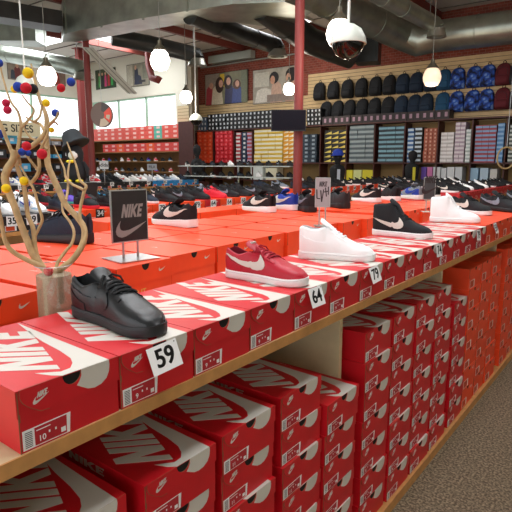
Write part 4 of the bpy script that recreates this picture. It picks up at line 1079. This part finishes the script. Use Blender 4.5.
# items on the next shelf down
def loose(px0, px1, y0, y1, c, label, cat='shoebox'):
    a = atY(px0, y0, YF); b = atY(px1, y1, YF); z0 = 1.102
    m = MB().box(0, b.x-a.x, 0, .3, 0, max(.06, a.z-z0)); o = m.build('small_shoebox', [C(c, c)]); o.location = (a.x, YF+.03, z0); tag(o, label, cat); return o
for px0, px1, y0, c, lb in [(341,352,170,'d9cf2e','yellow box low down, left of two, behind the third counter'),(353,361,170,'c9cf8e','pale lime box between the yellow boxes'),(362,373,170,'cfc52c','yellow box low down, right of the pale lime one'),(421,426,167,'6a4aa8','purple box low on the back shelving'),(427,432,167,'d07ab0','pink box low on the back shelving'),
   (433,440,167,'d5dadd','white box right of the pink box'),(441,446,168,'c9ced2','white box, second right of the pink box'),(447,454,167,'d2d6da','white box, third right of the pink box'),(455,462,167,'c4cbd0','white box, fourth right of the pink box'),(470,478,168,'8fb2cc','pale blue box right of the white boxes'),(480,488,168,'a9c0d2','pale blue box, second right of the white boxes'),(490,497,169,'c2c0bc','grey box below the sky blue stack'),
   (250,262,167,'d0d8d6','white box low down behind the pale rack'),(265,276,168,'d8d4b8','cream box low down behind the pale rack')]:
    loose(px0, px1, y0, y0, c, lb)
rng = list(range(196, 500, 9))
j = 0
for px in rng:
    if 418 < px < 500 and px % 2: continue
    x = fx(px); key = ['bb','bb','navy','white','bb','bg','bb','grey'][j % 8]
    V[key].put((x, YF+.12, 1.562), -.9, f'{NAMES[key]}, {ordn(j)} from the left leaning at the shelf edge of the back shelving', None, .001) if False else None
    V[key].put((x, YF+.2, 1.262 if False else 1.102), -.6, f'{NAMES[key]}, {ordn(j)} from the left, lower back shelf', None, .9) if not (335 < px < 375 or 418 < px < 500 or 248 < px < 278) else None
    j += 1

# ------------------------------------------------------------------ backpacks
def backpack(body, name='x'):
    r = root('backpack', 'x', 'backpack'); H_ = .44
    m = MB(); R = []
    for z, w_, d_ in [(0,.135,.05),(.015,.15,.075),(.10,.157,.09),(.22,.155,.085),(.32,.142,.075),(.38,.118,.06),(.42,.08,.04),(.44,.03,.015)]:
        ring = []
        for k in range(16):
            a = 2*PI*k/16; cx_, sy_ = math.cos(a), math.sin(a)
            ring.append((w_*math.copysign(abs(cx_)**.6, cx_), -d_*.9+d_*math.copysign(abs(sy_)**.6, sy_), z))
        R.append(ring)
    m.rings(R); m.build('main_compartment', [body], r, 60)
    m = MB(); R = []
    for z, w_, d_ in [(.03,.10,.012),(.045,.118,.024),(.12,.122,.028),(.17,.116,.022),(.185,.10,.008)]:
        R.append([(w_*math.copysign(abs(math.cos(a))**.6, math.cos(a)), -.165-d_*.5+d_*math.copysign(abs(math.sin(a))**.6, math.sin(a)), z) for a in [2*PI*k/12 for k in range(12)]])
    m.rings(R); m.build('front_pocket', [body], r, 60)
    MB().tube([(-.03,-.03,.42),(-.028,-.03,.465),(0,-.03,.485),(.028,-.03,.465),(.03,-.03,.42)], .007, 6).build('top_loop', [BLKF], r, 60)
    MB().tube([(-.10,-.166,.20),(-.09,-.150,.30),(0,-.135,.355),(.09,-.150,.30),(.10,-.166,.20)], .004, 6).build('zip', [mat('zip_dark', '0e0e10', .6)], r, 60)
    MB().box(.03, .065, -.197, -.195, .10, .15).build('swing_tag', [PAPER], r)
    return r
BP = {'black': Proto(lambda: backpack(mat('bp_black','14161a',.85))), 'dark blue': Proto(lambda: backpack(mat('bp_navy','17283c',.85))), 'teal blue': Proto(lambda: backpack(mat('bp_teal','1d4c6e',.85))),
      'blue camouflage': Proto(lambda: backpack(CAMO)), 'maroon': Proto(lambda: backpack(mat('bp_maroon','5c1620',.85))), 'dark grey': Proto(lambda: backpack(mat('bp_grey','26292a',.85)))}
r1 = ['black']*6+['dark blue']*3+['teal blue']+['blue camouflage']*3+['maroon','dark grey','dark grey']
r2 = ['black']*6+['dark blue']*3+['teal blue']+['blue camouflage']*3+['maroon','dark grey','dark grey']
px1 = [313, 327, 340, 354, 367.5, 381, 396, 410, 424, 443, 457, 473, 487, 502, 516, 530]
px2 = [322, 337, 350, 362, 376, 389, 403, 416, 428.5, 443, 457, 473, 487, 503, 518, 532]
px1 = [313, 333, 347, 361, 375, 389, 402.5, 416, 430, 443, 457, 473, 487, 502, 516, 530]
px2 = [326, 338, 350, 362.5, 375, 388.5, 402, 415, 427, 443, 457, 473, 487, 503, 518, 532]
px1[0] = 319
for row, (ks, ps, z) in enumerate(((r1, px1, 3.11), (r2, px2, 2.63))):
    cnt = {}
    for c, px in zip(ks, ps):
        i = cnt.get(c, 0); cnt[c] = i+1
        x = atY(px, 90, 11.86).x
        BP[c].put((x, 11.955, z), random.uniform(-.06, .06), f'{c} backpack, {ordn(i)} {c} one from the left in the {"upper" if row == 0 else "lower"} row', None, 1.0)
# two black bags in the upper row left of the first
for i, px in enumerate((305+1.5,)):
    pass

# =================================================================== WINDOW WALL SHELVING
uw = root('wall_shelving', 'brown shelving of red boxes below the far windows', 'shelving', None, (-13, 10.8, 0))
def rw(nm, x0, x1, y0, y1, z0, z1, m): MB().box(x0+13, x1+13, y0-10.8, y1-10.8, z0, z1).build(nm, [m], uw)
SHW = mat('shelf_tan', '8a6238', .6, noise=.1, nscale=12)
for z in (2.24, 1.88, 1.60, 1.30): rw('shelf', -15.3, -10.8, 10.55, 10.95, z-.03, z, SHW)
rw('back_panel', -15.3, -10.8, 10.93, 10.95, 0, 2.24, SHW)
rw('end_panel', -10.78, -10.22, 10.52, 10.56, 0, 2.66, BROWN)
rw('end_panel', -10.80, -10.76, 10.56, 10.95, 0, 2.66, BROWN); rw('end_panel', -15.34, -15.3, 10.55, 10.95, 0, 2.24, SHW)
def wallbox(x, z, w_, h_, c, mk, label, group):
    o = small_box(w_-.008, h_-.003, .32, C(c, c), C(mk, mk), 0).build('small_shoebox', [C(c, c), C(mk, mk)]); o.location = (x, 10.58, z); tag(o, label, 'shoebox', group)
meshes = {}
def wb(x, z, w_, h_, c, mk, label, group):
    key = (round(w_, 3), h_, c)
    if key not in meshes: meshes[key] = small_box(w_-.008, h_-.003, .32, C(c, c), C(mk, mk), 0).mesh('small_shoebox', [C(c, c), C(mk, mk)])
    add_stuff(small_box(w_-.008, h_-.003, .32, C(c, c), C(mk, mk), 0), [C(c, c), C(mk, mk)], (x, 10.58, z))
xs0 = -14.95; 
for k in range(12):
    x = xs0+k*.345; c = 'e85a4e' if k not in (9,) else '5fb7a5'
    nm = 'red-orange' if c == 'e85a4e' else 'turquoise'
    for j in range(3): wb(x, 2.241+j*.125, .345, .125, c, 'f2c3bb', f'{nm} shoebox on the top shelf below the far windows', f'{nm} boxes below the far windows')
    if k > 1:
        for j in range(2): wb(x, 1.881+j*.125, .345, .125, 'd8443f' if k % 4 else 'e85a30', 'e8b0b0', f'{"red" if k % 4 else "orange"} shoebox on the second shelf below the far windows', f'{"red" if k % 4 else "orange"} boxes on second shelf')
for k in range(10):
    key = ['bb','bw','bb','bb','redw','bb','bw','bb','bb','white'][k]
    V[key].put((-15.05+k*.41, 10.66, 2.241+.0), 0, f'{NAMES[key]}, {ordn(k)} from the left in front of the red boxes below the windows', None, .001) if False else None
keys = ['bb','cyan','redw','purple','bb','pinkw','redw','cyan','bb','purple','redw','bb','cyan']
for k, key in enumerate(keys):
    V[key].put((-15.1+k*.31, 10.72, 1.601), -.5, f'{NAMES[key]}, {ordn(k)} from the left, third shelf under windows', None, .9)
keys = ['bb','white','cyan','bb','redw','grey','bb','navy','white','bb','bluer','bb','redw']
for k, key in enumerate(keys):
    V[key].put((-15.1+k*.31, 10.72, 1.301), -.5, f'{NAMES[key]}, {ordn(k)} from the left, fourth shelf under windows', None, .9)

# left wall shelving with dark goods
ul = root('wall_shelving', 'dark shelving along the left wall under the long windows', 'shelving', None, (-15.35, 7, 0))
for z in (2.10, 1.70, 1.30): MB().box(-.2, .2, -3.4, 3.5, z-.03, z).build('shelf', [BROWN], ul)
MB().box(-.23, -.2, -3.4, 3.5, 0, 2.3).build('back_panel', [SHW], ul)
for y_ in (-3.43, 0, 3.5): MB().box(-.2, .2, y_, y_+.03, 0, 2.3).build('upright', [BROWN], ul)
cols_ = ['2a2c30', '2f5f8c', '23262a', '8a8f94', '3a3f48', '1c1e22', '49a3cc', 'b04a40', '202428']
cn = {'2a2c30':'dark grey','2f5f8c':'blue','23262a':'charcoal','8a8f94':'pale grey','3a3f48':'slate','1c1e22':'black','49a3cc':'light blue','b04a40':'brick red','202428':'near-black'}
for zi, z in enumerate((2.101, 1.701, 1.301)):
    for k in range(19):
        y_ = 3.66+k*.355
        if abs(y_-7) < .05: continue
        c = cols_[(k*5+zi*3+k*k) % 9]; h_ = .12 if (k+zi) % 3 else .24
        m = MB().box(-.15, .15, 0, .30, 0, h_-.004); m.box(.15, .152, .08, .2, h_*.3, h_*.7, 1); add_stuff(m, [C(c, c), BKW], (-15.32, y_+.04, z))
tag(STUFF.build('far_shoeboxes', STM), 'small coloured shoeboxes packed on the shelves at the far left and back', 'shoeboxes', None, 'stuff')
# BIG SIZES sign
a = atX(-2, 121, -15.0); sg = root('hanging_sign', 'long cream sign reading BIG SIZES above the left shelving', 'sign', None, atX(13, 128.5, -15.1))
m = MB(); m.box(-.01, .01, -.85, .85, -.20, .20)
for P_ in (): pass
add_text(m, 'BIG SIZES', lambda a_, c_, d: (.012+d, a_, c_), .30, 0, 1, 1.0)
m.build('board', [mat('sign_cream', 'cbbf9c', .6), INK], sg)

# brand signs on far counters
def small_sign(px, py, d, w_, h_, txt, label, face='9a9ca0', ink=INK):
    c = atd(px, py, d); t = root('small_sign', label, 'sign', None, c, ang)
    m = MB(); m.box(-w_/2, w_/2, -.004, .004, -h_/2, h_/2); add_text(m, txt, lambda a_, c_, d_: (a_, -.0045-d_, c_), h_*.62, 0, 1, .9)
    m.build('panel', [C(face, face), ink], t); MB().tube([(0, 0, -h_/2), (0, 0, 1.168-c.z)], .008, 6).build('stem', [STEEL], t)
small_sign(104, 165, 10.2, .17, .16, 'adidas', 'small grey sign near the square red column, on the fourth counter', 'b8babc')
small_sign(152, 167, 11.0, .20, .13, 'FILA', 'small grey sign reading FILA among white trainers', '90949a')

# round hanging badge by the windows
c = atd(102, 115, 10.4); t = root('hanging_disc', 'large round grey and red hanging disc in front of the far windows', 'decoration', None, c, ang)
m = MB(); R_ = .21
def dn(a_, c_, d): return (a_, -d, c_)
m.slab([(R_*math.cos(2*PI*k/28), R_*1.15*math.sin(2*PI*k/28)) for k in range(28)], dn, -.05, .05, 0)
def sector(r0, r1, a0, a1, mi, d):
    n = 8; P = [(r1*math.cos(a0+(a1-a0)*k/n), r1*1.15*math.sin(a0+(a1-a0)*k/n)) for k in range(n+1)]+[(r0*math.cos(a1-(a1-a0)*k/n), r0*1.15*math.sin(a1-(a1-a0)*k/n)) for k in range(n+1)]
    m.slab(P, dn, .05, d, mi)
sector(.06, .205, -.7, .65, 1, .053); sector(.06, .205, .7, 1.5, 2, .053); sector(.07, .2, -1.8, -.75, 3, .053); sector(.1, .17, -.5, .0, 3, .055)
m.build('disc', [C('dg','6d5a54'), C('dr','e8503f'), C('dd','4a4446'), C('dw','c9b8a4')], t, 40)
MB().tube([(0, 0, R_*1.1), (0, 0, CEIL-c.z)], .004, 6).build('wire', [STEEL], t)

# ------------------------------------------------------------------ plush penguin with hat, mannequin busts
c = atd(76, 180, 5.6); c = Vector((-4.45, 0, 0)); 
pp = atd(76.5, 180, 5.75); base = Vector((pp.x, pp.y, ZS+.292))
cb = root('black_carton', 'tall black carton on the second counter under the plush penguin', 'carton', None, (pp.x, pp.y, ZS+.0008))
MB().box(-.15, .15, -.15, .15, 0, .26).build('carton_body', [mat('black_card', '1d1d20', .5)], cb)
MB().box(-.153, .153, -.153, .153, .21, .29).build('carton_lid', [mat('black_card', '1d1d20', .5)], cb)
pg = root('plush_penguin', 'black plush penguin with yellow beak and feet under a black hat', 'plush toy', None, base, ang+PI/2)
# local: faces -y after rotation about camera axis
pg.rotation_euler = (0, 0, ang)
zt0 = pp.z-base.z
def pl(nm, mb, m, sm=70): mb.build(nm, [m], pg, sm)
pl('body', MB().lathe([(.05, 0), (.115, .03), (.125, .12), (.11, .20), (.09, .25), (.10, .30), (.105, .36), (.08, .43), (.02, .46)], 20), BLKF)
pl('face', MB().sphere((0, -.05, .33), .07, 14), WHITEP)
pl('beak', MB().sphere((-.02, -.12, .255), .055, 14, 0, .38), mat('beak_yellow', 'e6cf1c', .6))
for s in (-1, 1):
    pl('foot', MB().sphere((s*.07, -.10, .02), .05, 12, 0, .45), mat('beak_yellow', 'e6cf1c', .6))
    pl('flipper', MB().tube([(s*.10, 0, .25), (s*.15, -.02, .16), (s*.155, -.04, .08)], [.02, .03, .012], 8), BLKF)
hat = MB(); hat.lathe([(.155, -.04), (.16, -.03), (.115, .02), (.10, .09), (.075, .125), (.01, .14)], 22)
ho = hat.build('bucket_hat', [mat('hat_black', '1c2226', .8)], None, 50); ho.location = base+Vector((0, 0, .50)); ho.rotation_euler = (.15, -.45, 0)
ho.location = base+Vector((0, 0, .43)); pg.scale = (.86, .86, .88); tag(ho, 'black wide-brimmed hat on the plush penguin', 'hat')
def bust(px, d, z0, h_, label, capc=None, stripe=None, bodym=BLKF):
    p = atd(px, 150, d); t = root('mannequin_bust', label, 'mannequin', None, (p.x, p.y, z0), ang)
    MB().lathe([(.10, 0), (.13, .04), (.15, h_*.35), (.16, h_*.5), (.12, h_*.58), (.05, h_*.63), (.05, h_*.68), (.085, h_*.76), (.10, h_*.86), (.08, h_*.95), (.02, h_)], 18).build('torso', [bodym], t, 60)
    if stripe: MB().box(-.03, .03, -.165, -.15, h_*.1, h_*.5).build('stripe_panel', [stripe], t)
    if capc:
        m = MB(); m.lathe([(.115, 0), (.118, .03), (.10, .09), (.05, .13), (.005, .14)], 18); m.slab([(-.1,0),(-.11,-.08),(-.06,-.17),(.06,-.17),(.11,-.08),(.1,0)], lambda a_, c_, d_: (a_, c_-.06, d_), 0, .012)
        o = m.build('baseball_cap', [mat('cap_'+capc, capc, .7)], None, 50); o.location = (p.x, p.y, z0+h_*.86); o.rotation_euler = (0, 0, ang-.6)
        tag(o, 'blue baseball cap on the black mannequin bust beside the column' if capc == '1f3fae' else 'cap on bust', 'cap')
    return t
bust(338, 10.6, 1.051, .75, 'black mannequin bust with white stripe, wearing a blue cap', '1f3fae', mat('stripe_grey', 'a9b4c4', .6))
bust(197, 13.0, 1.10, .90, 'black mannequin bust before the orange boxes at back left')
bust(413, 11.5, 1.10, .72, 'dark mannequin bust in front of the blue and terracotta boxes', None, mat('mark_yellow', 'd9cf3c', .6))
MB_ = root('display_table', 'low dark plinth under the busts near the back shelving', 'plinth', None, (-5.8, 10.9, 0))
bpy.data.objects.remove(MB_)
for px, d, lb in ((197, 13.0, 'dark plinth under the bust before the orange boxes'), (413, 11.5, 'dark plinth under the bust by the terracotta boxes')):
    p = atd(px, 150, d); o = MB().box(-.2, .2, -.2, .2, 0, 1.09).build('plinth', [BROWN]); MB
    o.location = (p.x, p.y, 0); tag(o, lb, 'plinth')
# pale gold hoop at right edge
p = atd(506, 158, 9.5); m = MB(); m.tube([(.16*math.cos(a_), 0, .19*math.sin(a_)) for a_ in [2*PI*k/28 for k in range(29)]], .016, 8)
o = m.build('rope_hoop', [mat('rope_gold', 'b39a6a', .7)], None, 60); o.location = p; MB().tube([(0, 0, .2), (0, 0, CEIL-p.z)], .004, 6).build('hanging_cord', [STEEL], o); o.rotation_euler = (0, 0, ang); tag(o, 'pale golden hoop hanging at the right edge above crimson boxes', 'hoop')

# =================================================================== LIGHT, CAMERA
w_ = bpy.data.worlds.new('daylight'); bpy.context.scene.world = w_; w_.use_nodes = True
bg = w_.node_tree.nodes['Background']; bg.inputs['Color'].default_value = (.93, .97, 1, 1); bg.inputs['Strength'].default_value = 2.2
def area(name, loc, rot, sx, sy, e, c=(1, 1, 1)):
    l = bpy.data.lights.new(name, 'AREA'); l.shape = 'RECTANGLE'; l.size = sx; l.size_y = sy; l.energy = e; l.color = c
    o = link(name, l); o.location = loc; o.rotation_euler = rot; return o
cam = bpy.data.cameras.new('camera'); co = link('camera', cam)
# glowing ceiling panels: skylights at far left, others added to brighten from above
GLOWM = mat('skylight_and_fill_panel', 'f4f7fa', .6, emit=2.0)
for k, (x, y, sx, sy, e) in enumerate([(-.6, 1.5, 1.2, 3.0, 70), (-3.0, 3.2, 1.2, 3.0, 70), (-6.0, 2.4, 1.2, 3.0, 70), (-13.3, 7.7, 1.2, 1.6, 60), (-11.7, 9.4, 1.0, 1.4, 50), (-1.0, 7.0, 1.2, 2.4, 45), (-7.2, 10.0, 1.0, 1.6, 30)]):
    fr = MB()
    for q in ((-sx/2-.05, sx/2+.05, -sy/2-.05, -sy/2), (-sx/2-.05, sx/2+.05, sy/2, sy/2+.05), (-sx/2-.05, -sx/2, -sy/2, sy/2), (sx/2, sx/2+.05, -sy/2, sy/2)): fr.box(*q, -.05, 0)
    t_ = struct('trim_%d' % (10+k), fr, [WHITEP]); t_.location = (x, y, CEIL)
    MB().box(-sx/2, sx/2, -sy/2, sy/2, -.02, -.001).build('diffuser', [GLOWM], t_)
    area('skylight_and_fill', (x, y, CEIL-.03), (0, 0, 0), sx, sy, e, (.95, .98, 1)).parent = None
cam.sensor_fit = 'HORIZONTAL'; cam.sensor_width = 36; cam.lens = 36*FPX/512; cam.clip_start = .05; cam.clip_end = 100
Mx = Matrix((CR, CU, -CF)).transposed().to_4x4(); Mx.translation = EYE; co.matrix_world = Mx
sc = bpy.context.scene; sc.camera = co
sc.view_settings.view_transform = 'Standard'; sc.view_settings.look = 'None'; sc.view_settings.gamma = 1; sc.view_settings.exposure = 0.3
sc.view_settings.use_curve_mapping = False
